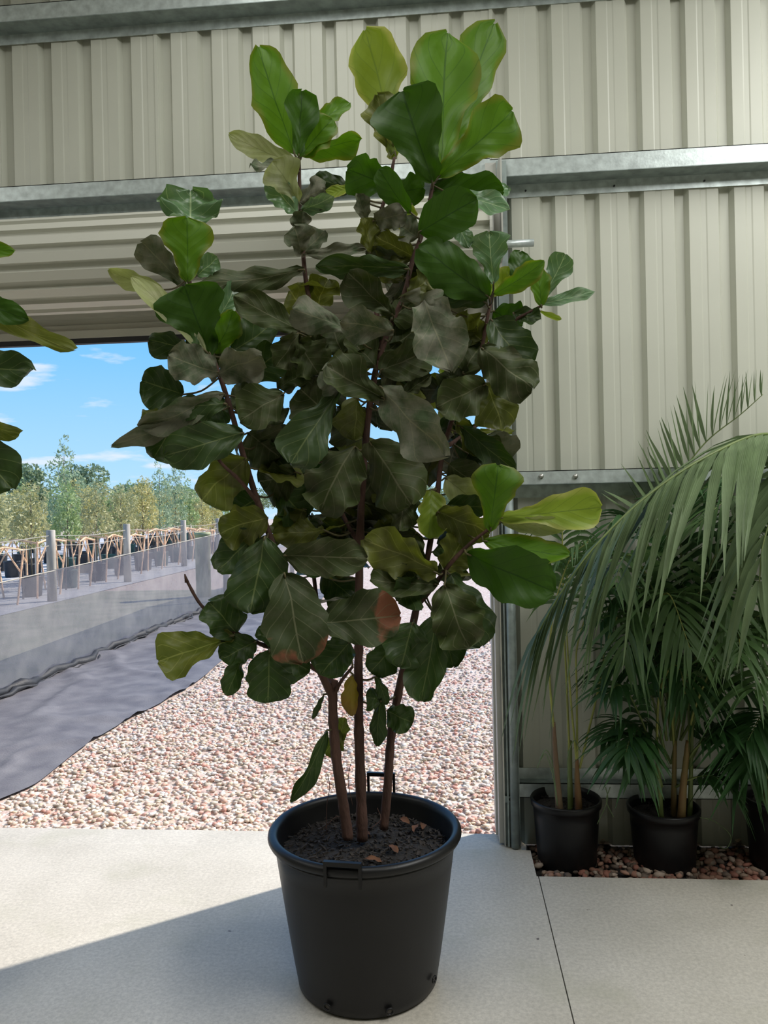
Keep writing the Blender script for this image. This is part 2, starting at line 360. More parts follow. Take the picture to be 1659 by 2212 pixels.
def pebbles(name, pts, smin, smax, cols, seed, mat, flat=0.6, parent=None):
    """tens of thousands of small stones as one mesh (12-vertex stones)"""
    rg = np.random.default_rng(seed); n = len(pts)
    ph = (1 + 5 ** .5) / 2
    iv = np.array([(-1,ph,0),(1,ph,0),(-1,-ph,0),(1,-ph,0),(0,-1,ph),(0,1,ph),(0,-1,-ph),(0,1,-ph),(ph,0,-1),(ph,0,1),(-ph,0,-1),(-ph,0,1)]) / math.hypot(1, ph)
    itri = np.array([(0,11,5),(0,5,1),(0,1,7),(0,7,10),(0,10,11),(1,5,9),(5,11,4),(11,10,2),(10,7,6),(7,1,8),(3,9,4),(3,4,2),(3,2,6),(3,6,8),(3,8,9),(4,9,5),(2,4,11),(6,2,10),(8,6,7),(9,8,1)])
    s = rg.uniform(smin, smax, (n, 1)); sc3 = np.concatenate([s * rg.uniform(.9, 1.5, (n, 1)), s * rg.uniform(.7, 1.0, (n, 1)), s * rg.uniform(flat * .7, flat * 1.2, (n, 1))], 1)
    v = iv[None] * (1 + rg.uniform(-.13, .13, (n, 12, 1))) * sc3[:, None, :]
    tilt = rg.uniform(-.5, .5, n); a = rg.uniform(0, 2 * math.pi, n)
    y, z = v[..., 1].copy(), v[..., 2].copy()
    v[..., 1] = y * np.cos(tilt)[:, None] - z * np.sin(tilt)[:, None]; v[..., 2] = y * np.sin(tilt)[:, None] + z * np.cos(tilt)[:, None]
    x, y = v[..., 0].copy(), v[..., 1].copy()
    v[..., 0] = x * np.cos(a)[:, None] - y * np.sin(a)[:, None]; v[..., 1] = x * np.sin(a)[:, None] + y * np.cos(a)[:, None]
    v += np.asarray(pts)[:, None, :]
    tris = (itri[None] + (np.arange(n) * 12)[:, None, None]).reshape(-1, 3)
    me = bpy.data.meshes.new(name)
    me.vertices.add(n * 12); me.vertices.foreach_set('co', v.reshape(-1).astype(np.float32))
    me.loops.add(len(tris) * 3); me.loops.foreach_set('vertex_index', tris.reshape(-1).astype(np.int32))
    me.polygons.add(len(tris)); me.polygons.foreach_set('loop_start', np.arange(0, len(tris) * 3, 3, dtype=np.int32))
    me.polygons.foreach_set('use_smooth', np.ones(len(tris), bool))
    ca = me.color_attributes.new('Col', 'FLOAT_COLOR', 'POINT')
    ci = rg.integers(0, len(cols), n); cc = np.array(cols)[ci] * rg.uniform(.8, 1.2, (n, 1))
    cc = np.concatenate([np.clip(cc, 0, .9), np.ones((n, 1))], 1)
    ca.data.foreach_set('color', np.repeat(cc, 12, 0).reshape(-1).astype(np.float32))
    me.update(calc_edges=True); me.materials.append(mat)
    o = bpy.data.objects.new(name, me); col.objects.link(o)
    if parent: o.parent = parent
    o['kind'] = 'stuff'; return o
PC = [(0.72,0.58,0.44),(0.62,0.40,0.32),(0.66,0.58,0.48),(0.70,0.64,0.57),(0.62,0.50,0.40),(0.72,0.68,0.63),(0.56,0.42,0.36),(0.60,0.36,0.30),(0.68,0.52,0.46),(0.52,0.44,0.33),(0.55,0.53,0.52),(0.58,0.31,0.25),(0.74,0.62,0.56),(0.42,0.36,0.30)]
rg = np.random.default_rng(3)
def mat_edge_x(y):           # right hand edge of the weed mat that lies on the gravel
    return -2.42 - 0.55 * max(0.0, (4.3 - y)) ** 1.4 + 0.05 * math.sin(y * 2.1) + 0.02 * (y - 4)
pts = []
for n_, ya, yb in ((9500, edge_y + .012, 4.9), (11000, 4.9, 6.6), (9500, 6.6, 10.0)):
    q = np.stack([rg.uniform(-3.2 if ya < 4 else -2.75, 1.3 if ya < 5 else 1.9, n_), rg.uniform(ya, yb, n_), rg.uniform(-.052, -.034, n_)], 1)
    pts.append(np.array([k for k in q if k[0] > mat_edge_x(k[1]) + .005]))
o = pebbles('gravel', np.concatenate(pts), .010, .020, PC, 5, M_peb)
tag(o, 'pink, tan and white river pebbles covering the yard by the threshold', 'gravel', kind='stuff')

# garden strip between slab and wall
m = MB(); m.box((bed_x0, bed_y0, -0.16), (7, YW + .05, -0.055)); o = m.build('garden_bed', M_soil); tag(o, 'dark earth strip between the slab and the wall', 'garden bed', kind='structure')
q = np.stack([rg.uniform(bed_x0 + .015, 2.2, 1500), rg.uniform(bed_y0 + .01, YW - .04, 1500), rg.uniform(-.058, -.03, 1500)], 1)
o = pebbles('pebbles', q, .011, .022, [(0.26,.13,.09),(0.30,.17,.12),(0.2,.14,.1),(0.38,.30,.24),(0.12,.09,.07),(.24,.1,.07)], 8, M_peb)
tag(o, 'reddish brown stones on the earth strip around the palm pots', 'pebbles', kind='stuff')

# ------------------------------------------------------------------ rear wall
PITCHX = 0.1975
phase = on_y(1178, 230, YW).x       # centre of one recessed rib
def sheet_prof(xa, xb):
    """(x, dy) profile, pans proud to the inside, ribs going out"""
    pr = []
    k0 = math.floor((xa - phase) / PITCHX) - 1
    k = k0
    while True:
        c = phase + k * PITCHX
        for dx, dy in ((-.035, 0), (-.019, .030), (.019, .030), (.035, 0), (.082, 0), (.088, .002), (.108, .002), (.114, 0)):
            x = c + dx
            if xa <= x <= xb: pr.append((x, dy))
        k += 1
        if c > xb: break
    pr = [(xa, 0)] + pr + [(xb, 0)] if pr else [(xa, 0), (xb, 0)]
    return pr
def wall_sheet(xa, xb, z0, z1, parent, yo=0.0):
    pr = sheet_prof(xa, xb); m = MB(); vs_ = []; n = len(pr)
    for x, dy in pr:
        vs_ += [(x, YW + dy + yo, z0), (x, YW + dy + yo, z1), (x, YW + dy + yo + .004, z0), (x, YW + dy + yo + .004, z1)]
    fs = []
    for i in range(n - 1):
        a, b = 4 * i, 4 * i + 4
        fs += [(a, b, b+1, a+1), (b+2, a+2, a+3, b+3), (a, a+2, b+2, b), (a+1, b+1, b+3, a+3)]
    fs += [(0, 1, 3, 2), (4*n-4, 4*n-2, 4*n-1, 4*n-3)]
    m.add(vs_, fs); m.build('cladding_sheet', M_sheet, parent)
wall = tag(empty('wall_back'), 'cream ribbed steel wall around the roller door', 'wall', kind='structure')
HEADZ = 2.82; XL = JX - 3.9
SW = 4 * PITCHX
s_anchor = on_y(1443, 230, YW).x
k = -14
i = 0
while True:
    xa = s_anchor + k * SW; xb = xa + SW + .018
    if xa > 7: break
    k += 1; i += 1
    if xb < -7: continue
    yo = 0.0045 if i % 2 else 0.0
    cuts = sorted({xa, xb} | ({JX} if xa < JX < xb else set()) | ({XL} if xa < XL < xb else set()))
    for a, b in zip(cuts, cuts[1:]):
        mid = (a + b) / 2
        if XL < mid < JX: wall_sheet(a, b, HEADZ, ZROOF, wall, yo)
        else:
            wall_sheet(a, b, 0.0 if mid < bed_x0 else -.05, ZROOF, wall, yo)
# side walls and roof of the shed (out of view, they shape the light)
def ribbed(name, a, b, z0, z1, x, label):
    m = MB(); n = int((b - a) / .1); vs_ = []; fs = []
    for i in range(n + 1):
        y = a + (b - a) * i / n; dx = .02 * (i % 2)
        vs_ += [(x + dx, y, z0), (x + dx, y, z1)]
    for i in range(n): fs.append((2*i, 2*i+2, 2*i+3, 2*i+1))
    m.add(vs_, fs); return tag(m.build(name, M_sheet), label, 'wall', kind='structure')
ribbed('wall_right', YW - 9.0, YW, -.05, ZROOF, 6.9, 'cream ribbed steel side wall past the palms')
ribbed('wall_left', YW - 9.0, YW, 0, ZROOF, -7.6, 'cream ribbed steel side wall past the second fig')
m = MB(); n = 70; vs_ = []; fs = []
for i in range(n + 1): vs_ += [(-7.6 + 14.5*i/n, YW - 9.0 - .02*(i % 2), 0), (-7.6 + 14.5*i/n, YW - 9.0 - .02*(i % 2), ZROOF)]
for i in range(n): fs.append((2*i, 2*i+2, 2*i+3, 2*i+1))
m.add(vs_, fs); tag(m.build('wall_front', M_sheet), 'cream ribbed steel wall at the other end of the shed', 'wall', kind='structure')
rf = tag(empty('ceiling'), 'steel shed roof with added skylight sheets', 'roof', kind='structure')
xs = [-7.6]
for sx, sw in sorted(ADDED_SKYLIGHTS): xs += [sx - sw/2, sx + sw/2]
xs.append(6.9)
for i in range(len(xs) - 1):
    for ya_, yb_, mid_ in ((YW - 9.0, YW - 4.05, 0), (YW - 4.05, YW - .65, 1), (YW - .65, YW + .45, 0)):
        clear = i % 2 == 1 and mid_
        m = MB(); m.box((xs[i], ya_, ZROOF), (xs[i+1], yb_, ZROOF + .03)); m.build('added_skylight_sheet' if clear else 'roof_sheet', M_clear if clear else M_roof, rf)  # skylight sheets are added above the lamps, no light passes them

# girts: Z-section rails fixed to the wall
def girt(name, z, xa, xb, web, fl_in, fl_out, label, upin=True, matl=None, screws=True):
    """web horizontal; inner flange (towards the room) turned up, outer flange against the wall turned down"""
    g = tag(empty(name), label, 'girt', kind='structure')
    th = .0035; yi = YW - web
    m = MB(); s = 1 if upin else -1
    m.box((xa, yi, z if s > 0 else z - fl_in), (xb, yi + th, z + fl_in if s > 0 else z)); 
    m.box((xa, yi, (z + fl_in - th) if s > 0 else z - fl_in), (xb, yi + .016, (z + fl_in) if s > 0 else z - fl_in + th))
    m.build('inner_flange', matl or M_galv, g)
    m = MB(); m.box((xa, yi, z - th), (xb, YW - .001, z)); m.build('web', M_galv2, g)  # darker steel colour on the web, its underside shade painted in
    m = MB(); m.box((xa, YW - .001 - th, z - fl_out if s > 0 else z), (xb, YW - .001, z if s > 0 else z + fl_out)); m.build('outer_flange', matl or M_galv, g)
    if screws:
        x = phase + .1
        while x > xa: x -= PITCHX
        x += PITCHX; kk = 0
        while x < min(xb, 3.0):
            if x > xa + .05 and kk % 2 == 0:
                m = MB(); zc = z - fl_out * .55 if s > 0 else z + fl_out * .55
                m.tube([(x, YW - .004, zc), (x, YW - .011, zc)], .0045, 6); m.build('screw', M_darksteel, g)
            x += PITCHX; kk += 1
    return g
yi = YW - .10
zg = on_y(1300, 368, yi).z
ztop = on_y(1300, 330, yi).z
girt('trim_1', zg, JX + .02, 6.8, .10, ztop - zg, .062, 'bright galvanised wall rail at door-head height over the palms')
# header over the door
z_h0, z_h1 = on_y(300, 418, yi).z, on_y(300, 386, yi).z
girt('trim_2', z_h0, -7.0, JX + .02, .10, z_h1 - z_h0, .05, 'galvanised header rail running above the roller door', screws=False)
z1_, z0_ = on_y(0, 12, yi).z, on_y(0, 47, yi).z
girt('trim_3', z0_, -7.0, 6.8, .10, z1_ - z0_, .05, 'speckled galvanised rail under the roof', screws=False)
zm0, zm1 = on_y(1200, 1044, yi).z, on_y(1200, 1016, yi).z
g4 = girt('trim_4', zm0, JX + .03, 6.8, .10, zm1 - zm0, .06, 'bolted galvanised rail at chest height behind the arching frond', screws=False)
for bx in (1169, 1243, 1560):
    c = on_y(bx, 1029, yi); m = MB(); m.tube([(c.x, yi + .001, c.z), (c.x, yi - .007, c.z)], .011, 10); m.build('bolt', M_bolt, g4)
zb0, zb1 = on_y(1200, 1724, YW - .06).z, on_y(1200, 1692, YW - .06).z
g5 = girt('trim_5', zb1, on_y(1101, 1700, YW - .06).x, 6.8, .06, zb1 - zb0, .05, 'low galvanised rail with a punched hole behind the palm pots', upin=False, screws=False)
c = on_y(1117, 1708, YW - .06); m = MB(); m.tube([(c.x, YW - .0605, c.z), (c.x, YW - .056, c.z)], .011, 10); m.build('hole', M_darksteel, g5)

# ------------------------------------------------------------------ door jamb
jb = tag(empty('trim_6'), 'steel jamb post and guide track beside the door opening', 'door jamb', kind='structure')
TOPJ = ztop - .02
m = MB(); m.box((JX - .012, YW - .02, 0), (JX + .012, YW + .09, HEADZ)); m.build('reveal', M_jambwhite, jb)
pj = on_z(1066, 1833)
jy = pj.y
m = MB(); m.box((JX - .002, jy + .055, 0), (JX + .045, YW, TOPJ)); m.build('post_face', M_jambwhite, jb)
m = MB(); m.box((JX + .018, jy + .028, 0), (JX + .024, jy + .056, TOPJ - .3)); m.build('track_lip', M_bolt, jb)
m = MB(); m.box((JX + .034, jy + .02, 0), (JX + .040, jy + .056, TOPJ - .3)); m.box((JX + .018, jy + .05, 0), (JX + .05, jy + .056, TOPJ - .3)); m.build('guide_track', M_galv2, jb)
m = MB(); m.tube([(JX + .066, jy + .018, 0), (JX + .066, jy + .018, zm0 - .02)], .019, 14); m.build('post', M_galv2, jb)
m = MB(); m.box((JX + .045, jy + .04, 0), (JX + .09, YW, TOPJ)); m.build('post', M_galv2, jb)
c = on_y(1100, 1727, jy + .03); m = MB()
m.box((c.x - .02, jy + .03, c.z - .014), (c.x + .016, jy + .036, c.z + .014)); m.build('bracket', M_galv2, jb)
m = MB(); m.tube([(c.x + .002, jy + .031, c.z), (c.x + .002, jy + .027, c.z)], .005, 8); m.build('hole', M_darksteel, jb)

# ------------------------------------------------------------------ roller door
door = tag(empty('door_1'), 'cream ribbed roller door wound up on its drum', 'roller door', kind='structure')
AY = YW - .30
az = on_y(1120, 526, AY).z
DR = .205
xr = on_y(1054, 526, AY).x
nr = 17; prof = []
for i in range(nr):
    a0 = 2 * math.pi * i / nr; st = 2 * math.pi / nr
    for fa, dr in ((0.0, 0), (.52, 0), (.56, -.016), (.62, -.021), (.88, -.021), (.95, -.016)):
        prof.append((a0 + fa * st + .21, DR + dr))
m = MB(); vs_ = []; n = len(prof)
for x in (XL - .15, xr):
    for a, r in prof: vs_.append((x, AY + r * math.cos(a), az + r * math.sin(a)))
fs = [(i, (i+1) % n, n + (i+1) % n, n + i) for i in range(n)] + [tuple(range(n)), tuple(reversed(range(n, 2*n)))]
m.add(vs_, fs); m.build('curtain_roll', M_curtain, door)
# curtain hanging from the roll to the bottom rail
zbr = on_y(200, 733, YW - .06).z
m = MB(); prof = []; z = zbr + .03; top = az + .12
while z < top:
    for dz, dy in ((0, 0), (.036, 0), (.042, .014), (.066, .014), (.072, 0)): prof.append((z + dz, YW - .075 + dy))
    z += .074
vs_ = []
for zz, yy in prof: vs_ += [(XL - .02, yy, zz), (JX + .02, yy, zz), (JX + .02, yy + .003, zz), (XL - .02, yy + .003, zz)]
fs = []
for i in range(len(prof) - 1):
    a = 4 * i; fs += [(a, a+1, a+5, a+4), (a+2, a+3, a+7, a+6)]
m.add(vs_, fs); m.build('curtain', M_curtain, door)
m = MB(); m.box((XL - .02, YW - .095, zbr), (JX + .01, YW - .05, zbr + .035)); br = m.build('bottom_rail', M_curtain, door)
m = MB(); m.box((XL - .02, YW - .088, zbr - .024), (JX + .01, YW - .058, zbr)); m.build('rubber_seal', M_darksteel, br)
xe = on_y(1153, 526, AY).x
m = MB(); m.tube([(xr - .05, AY, az), (xe, AY, az)], .0155, 16); m.build('axle', M_galv, door)
m = MB(); m.tube([(xr - .003, AY, az), (xr + .008, AY, az)], DR + .006, 40, smooth=False); m.build('end_wheel', M_jambwhite, door)
m = MB(); m.box((xr + .055, AY - .045, az - .06), (xr + .061, YW, ztop - .06)); m.box((xr + .03, AY + .05, az - .20), (xr + .06, AY + .056, az + .2)); m.build('bracket', M_jambwhite, door)

# ------------------------------------------------------------------ fig trees
PROFILES = {
 'fiddle': [(0, .06), (.03, .20), (.10, .33), (.22, .37), (.34, .44), (.48, .64), (.62, .88), (.75, 1.0), (.86, .96), (.94, .74), (.985, .36), (1, .10)],
 'round':  [(0, .08), (.04, .34), (.12, .58), (.26, .78), (.42, .92), (.58, 1.0), (.74, .97), (.86, .82), (.94, .58), (.985, .28), (1, .08)],
 'long':   [(0, .06), (.05, .30), (.15, .55), (.3, .75), (.5, .95), (.68, 1.0), (.82, .85), (.92, .55), (.98, .25), (1, .05)],
}
def prof_at(name, v):
    p = PROFILES[name]
    for (a, x), (b, y) in zip(p, p[1:]):
        if v <= b: return x + (y - x) * (v - a) / (b - a)
    return p[-1][1]

def leaf_mesh(base, tip, width, roll, shape, cup, bend, wave, r, nv=18, nu=6, twist=0.0, petiole_to=None, view=None):
    """one blade: midrib base>tip, its face turned roll radians away from where it looks"""
    base, tip = Vector(base), Vector(tip)
    t = tip - base; Ln = t.length; t.normalize()
    v_ = ((view or CAM) - (base + tip) * .5).normalized()
    n0 = v_ - t * v_.dot(t)
    n0 = n0.normalized() if n0.length > 1e-4 else t.orthogonal().normalized()
    verts = []; uvs = []
    ph1, ph2, k1 = r.uniform(0, 6.28), r.uniform(0, 6.28), r.uniform(1.6, 3.0)
    ed = [r.uniform(-.13, .10) for _ in range(26)]; so_ = Vector((r.uniform(0, 50), r.uniform(0, 50), 0)); crum = wave * .9 * width
    for i in range(nv + 1):
        v = i / nv
        rr = roll + twist * (v - .5)
        n = n0 * math.cos(rr) + t.cross(n0) * math.sin(rr); s = t.cross(n)
        hw = prof_at(shape, v) * width / 2
        arch = bend * Ln * (4 * v * (1 - v)) * .5 - bend * Ln * .15 * v
        for j in range(-nu, nu + 1):
            u = j / nu; au = abs(u)
            ei = v * 11; e0 = int(ei); eo = 13 if j > 0 else 0; e_ = 1 + (ed[min(e0, 12) + eo] + (ed[min(e0 + 1, 12) + eo] - ed[min(e0, 12) + eo]) * (ei - e0) + .04 * math.sin(k1 * 9 * v + ph1)) * au
            q = .0022 * math.sin(2 * math.pi * (5.2 * v - 1.9 * au)) * math.sin(math.pi * min(1, au * 1.05)) * (width / .15)
            h = cup * hw * au ** 1.6 + arch + wave * width * au * au * math.sin(k1 * 6.28 * v + (ph1 if j > 0 else ph2)) + q + crum * noise.noise(so_ + Vector((u * 1.6, v * 3.2, 0)))
            verts.append(base + t * (v * Ln + .04 * Ln * au * au * (.4 if v > .7 else 0)) + s * (u * hw * e_) + n * h)
            uvs.append(((u + 1) / 2, v))
    W_ = 2 * nu + 1; fs = []
    for i in range(nv):
        for j in range(2 * nu):
            a = i * W_ + j; fs.append((a, a + 1, a + W_ + 1, a + W_))
    return verts, fs, uvs

def add_leaf(parent, mats, verts, fs, uvs, pet, origin, name='leaf'):
    m = MB(); m.add(verts, fs, 0, True)
    nb = len(verts)
    if pet: m.tube(pet[0], pet[1], 5, 1)
    me = bpy.data.meshes.new(name)
    O = Vector(origin)
    me.from_pydata([tuple(Vector(q) - O) for q in m.v], [], m.f)
    for k in mats: me.materials.append(k)
    me.polygons.foreach_set('material_index', m.m); me.polygons.foreach_set('use_smooth', m.sm)
    uvl = me.uv_layers.new(name='UVMap')
    li = np.zeros(len(me.loops), np.int32); me.loops.foreach_get('vertex_index', li)
    full = np.array(list(uvs) + [(0.5, 0.5)] * (len(m.v) - nb), np.float32)
    uvl.data.foreach_set('uv', full[li].reshape(-1))
    me.update()
    o = bpy.data.objects.new(name, me); col.objects.link(o); o.parent = parent
    o.location = O - world_loc(parent)
    return o

def nearest(pt, polylines):
    best = None
    for pl in polylines:
        for q in pl:
            d = (q - pt).length
            if best is None or d < best[0]: best = (d, q)
    return best

def branch_obj(parent, name, pts, r0, r1, n=10, jag=.06, seed=0):
    r = random.Random(seed); c = catmull(pts, 7); k = len(c)
    rad = [(r0 + (r1 - r0) * (i / (k - 1))) * (1 + r.uniform(-jag, jag) + (.10 if i % 6 == 3 else 0)) for i in range(k)]
    m = MB(); m.tube(c, rad, n); m.build(name, M_bark, parent); return c

# pot profile (lathe): outer wall, rolled rim, inner wall down to the soil
def big_pot(parent, c, R, rb, H, soil_z, n=96, handle_px=None, handles=None):
    c = Vector(c); m = MB()
    pr = [(0.0, .012), (rb - .03, .012), (rb - .012, .0), (rb, .01), (rb + .003, .03)]
    for i in range(1, 9):
        q = i / 8; pr.append((rb + .003 + (R - .022 - rb) * q ** .92, .03 + (H - .075) * q))
    pr += [(R - .012, H - .040), (R - .012, H - .036)]
    for k in range(9):
        a = -.75 * math.pi + k / 8 * 1.55 * math.pi
        pr.append((R - .012 + .0155 * math.cos(a + .35), H - .016 + .0155 * math.sin(a + .35) * 1.05))
    pr += [(R - .030, H - .022), (R - .034, H - .05), (R - .05, soil_z - .02)]
    m.lathe(pr, c, n); return m.build('pot', M_pot, parent, origin=c)

def soil_disc(parent, c, r, z, seed, chips=900, litter=6):
    rr = random.Random(seed); c = Vector(c); vs_ = [c + Vector((0, 0, z + .012))]; fs = []; nr_, na = 9, 40
    for i in range(1, nr_ + 1):
        for k in range(na):
            a = 2*math.pi*k/na; q = r * i / nr_
            vs_.append(c + Vector((q*math.cos(a), q*math.sin(a), z + .012*noise.noise(Vector((q*9*math.cos(a), q*9*math.sin(a), seed))) + .006*(1 - i/nr_))))
    for k in range(na): fs.append((0, 1+k, 1+(k+1) % na))
    for i in range(nr_-1):
        for k in range(na): fs.append((1+i*na+k, 1+(i+1)*na+k, 1+(i+1)*na+(k+1) % na, 1+i*na+(k+1) % na))
    m = MB(); m.add(vs_, fs, 0, True); so = m.build('soil', M_soil, parent)
    if chips:
        m = MB()
        for i in range(chips):
            a = rr.uniform(0, 6.28); q = r * math.sqrt(rr.random()) * .98; s = rr.uniform(.003, .009)
            p = c + Vector((q*math.cos(a), q*math.sin(a), z + .008 + rr.uniform(-.004, .006)))
            d = Vector((rr.uniform(-1,1), rr.uniform(-1,1), rr.uniform(-.3,.5))).normalized()
            m.bar(p - d*s, p + d*s, s*rr.uniform(.5, 1.2), s*rr.uniform(.4, .8))
        o = m.build('bark_chips', M_chip, so); o['kind'] = 'stuff'
    for i in range(litter):
        a = rr.uniform(0, 6.28); q = r * rr.uniform(.3, .9); p = c + Vector((q*math.cos(a), q*math.sin(a), z + .02))
        d = Vector((math.cos(a*3), math.sin(a*3), rr.uniform(-.1,.2)))
        v, f, u = leaf_mesh(p, p + d*rr.uniform(.03,.06), .022, rr.uniform(-.4,.4), 'round', .3, .2, .1, rr, 6, 2, view=p + Vector((0,0,1)))
        m = MB(); m.add(v, f, 0, True); m.build('dead_leaf', M_litter, so)
    return so

D0 = 2.50
def bp(px, py, dd=0.0): return P(px, py, D0 + dd)
pc = P(795, 2100, D0); POTC = Vector((pc.x, pc.y, 0))
fig = tag(empty('potted_fiddle_leaf_fig', POTC), 'tall fiddle leaf fig with three stems in a big black handled pot', 'potted plant')
pot = big_pot(fig, POTC, .306, .222, .488, .415)
# folding wire-and-bar handles, one at the front, one at the back of the rim
def handle(pa, pb, ztop_, name='handle'):
    hp = MB(); pa, pb = Vector(pa), Vector(pb)
    for q in (pa, pb):
        hp.bar(q + Vector((0, 0, -.035)), Vector((q.x, q.y, ztop_)), .009, .012)
    hp.bar(Vector((pa.x, pa.y, ztop_ - .006)) - (pb-pa).normalized()*.004, Vector((pb.x, pb.y, ztop_ - .006)) + (pb-pa).normalized()*.004, .014, .013)
    return hp.build(name, M_pot, pot)
def rim_pt(px):                      # point on the rim circle in front / behind for a pixel column
    d = ray(px, 1880); d2 = Vector((d.x, d.y)); o2 = Vector((CAM.x - POTC.x, CAM.y - POTC.y))
    a, b, c_ = d2.dot(d2), 2*d2.dot(o2), o2.dot(o2) - .306**2
    s = math.sqrt(max(0, b*b - 4*a*c_)); return [(CAM.x + d2.x*k, CAM.y + d2.y*k) for k in ((-b - s)/(2*a), (-b + s)/(2*a))]
za = .488
fa, fb = rim_pt(703)[0], rim_pt(778)[0]; handle((fa[0], fa[1]-.004, za - .02), (fb[0], fb[1]-.004, za - .02), za + .018)
fa, fb = rim_pt(800)[1], rim_pt(855)[1]; handle((fa[0], fa[1]+.002, za), (fb[0], fb[1]+.002, za), za + .065)
M_hole = simple('drain_hole', (0.10, 0.09, 0.08), 0.9)
for px, z in ((707, .035), (841, .03), (938, .06)):
    d = ray(px, 2150); d2 = Vector((d.x, d.y)); o2 = Vector((CAM.x - POTC.x, CAM.y - POTC.y)); rr_ = .2265 + z*.2
    a, b, c_ = d2.dot(d2), 2*d2.dot(o2), o2.dot(o2) - rr_**2
    s = math.sqrt(max(0, b*b - 4*a*c_)); k = (-b - s)/(2*a); q = Vector((CAM.x + d2.x*k, CAM.y + d2.y*k, z))
    nrm = Vector((q.x - POTC.x, q.y - POTC.y, 0)).normalized()
    m = MB()
    tq = nrm.cross(Vector((0, 0, 1)))
    ring = [q + nrm*.002 + (tq*math.cos(t_)*.011 + Vector((0,0,1))*math.sin(t_)*.009) for t_ in [2*math.pi*i/16 for i in range(17)]]
    m.tube(ring, .003, 6, cap=False); m.add([r_ - nrm*.002 for r_ in ring[:-1]], [tuple(range(16))], 1)
    m.build('drain_hole', [M_pot, M_hole], pot)
soil_disc(fig, POTC, .264, .415, 4)

BR = {}
def br(key, name, pts, r0, r1, seed):
    BR[key] = branch_obj(fig, name, [bp(*p) for p in pts], r0, r1, seed=seed)
br('t1', 'trunk', [(752, 1812, -.03), (742, 1740, -.03), (727, 1640, -.02), (720, 1560, -.02), (719, 1505, -.02), (722, 1470, 0)], .0175, .0145, 1)
br('t1a', 'branch', [(720, 1510, -.02), (694, 1455, -.03), (660, 1390, -.05), (612, 1245, -.07), (580, 1150, -.08), (552, 1070, -.08), (520, 965, -.08), (500, 890, -.08), (470, 800, -.07), (425, 690, -.05), (408, 600, -.04)], .0125, .006, 2)
br('t1b', 'branch', [(722, 1480, 0), (700, 1440, .05), (690, 1350, .12), (672, 1200, .18), (650, 1080, .2), (640, 960, .2)], .009, .005, 3)
br('t1c', 'branch', [(690, 1452, -.03), (640, 1420, -.08), (580, 1398, -.10), (515, 1370, -.12), (470, 1340, -.12), (432, 1304, -.12), (402, 1252, -.12)], .0075, .0045, 4)
br('t1d', 'branch', [(722, 1500, -.02), (738, 1470, -.04), (762, 1440, -.06)], .007, .004, 24)
br('t2', 'trunk', [(783, 1815, 0), (780, 1720, 0), (776, 1600, 0), (774, 1480, 0), (775, 1390, .01), (776, 1250, .01), (780, 1100, 0), (788, 980, 0), (798, 880, 0), (815, 780, .0)], .0180, .0095, 5)
br('t2a', 'branch', [(815, 780, 0), (845, 700, 0), (872, 640, .0), (892, 560, 0), (912, 505, 0), (925, 450, 0), (936, 392, 0)], .0095, .0055, 6)
br('t2b', 'branch', [(800, 860, 0), (760, 800, .02), (705, 745, .03), (676, 680, .03), (660, 600, .02), (653, 520, .02), (648, 440, .02), (646, 345, .02)], .010, .0055, 7)
br('t2c', 'branch', [(822, 760, .02), (812, 660, .06), (800, 560, .08), (815, 480, .08), (838, 410, .08), (852, 340, .08)], .009, .005, 8)
br('t2d', 'branch', [(778, 1180, 0), (740, 1110, .08), (712, 1020, .10), (700, 920, .12)], .008, .004, 9)
br('t3', 'trunk', [(829, 1790, .04), (838, 1690, .04), (845, 1590, .04), (860, 1500, .03), (878, 1420, .02), (895, 1335, 0), (905, 1290, 0)], .0155, .012, 10)
br('t3a', 'branch', [(900, 1310, 0), (935, 1268, -.02), (975, 1215, -.05), (1015, 1175, -.06), (1060, 1140, -.08)], .0085, .005, 11)
br('t3b', 'branch', [(905, 1290, 0), (928, 1180, .03), (944, 1070, .05), (960, 960, .05), (1000, 850, .04), (1038, 760, .03), (1052, 690, .02), (1066, 630, .02)], .0105, .005, 12)
br('t3c', 'branch', [(1040, 760, .03), (1100, 700, .0), (1170, 660, -.02)], .007, .004, 13)
br('t3d', 'branch', [(960, 970, .05), (1000, 940, .1), (1060, 900, .14)], .007, .004, 14)
br('t4', 'branch', [(560, 1090, -.08), (520, 1040, -.12), (478, 1000, -.14), (455, 960, -.14)], .0065, .004, 15)
# buds on the bare twig
m = MB(); m.tube([bp(404, 1258, -.12), bp(399, 1240, -.12)], [.007, .002], 6); m.build('bud', M_bark, fig)
POLY = list(BR.values())

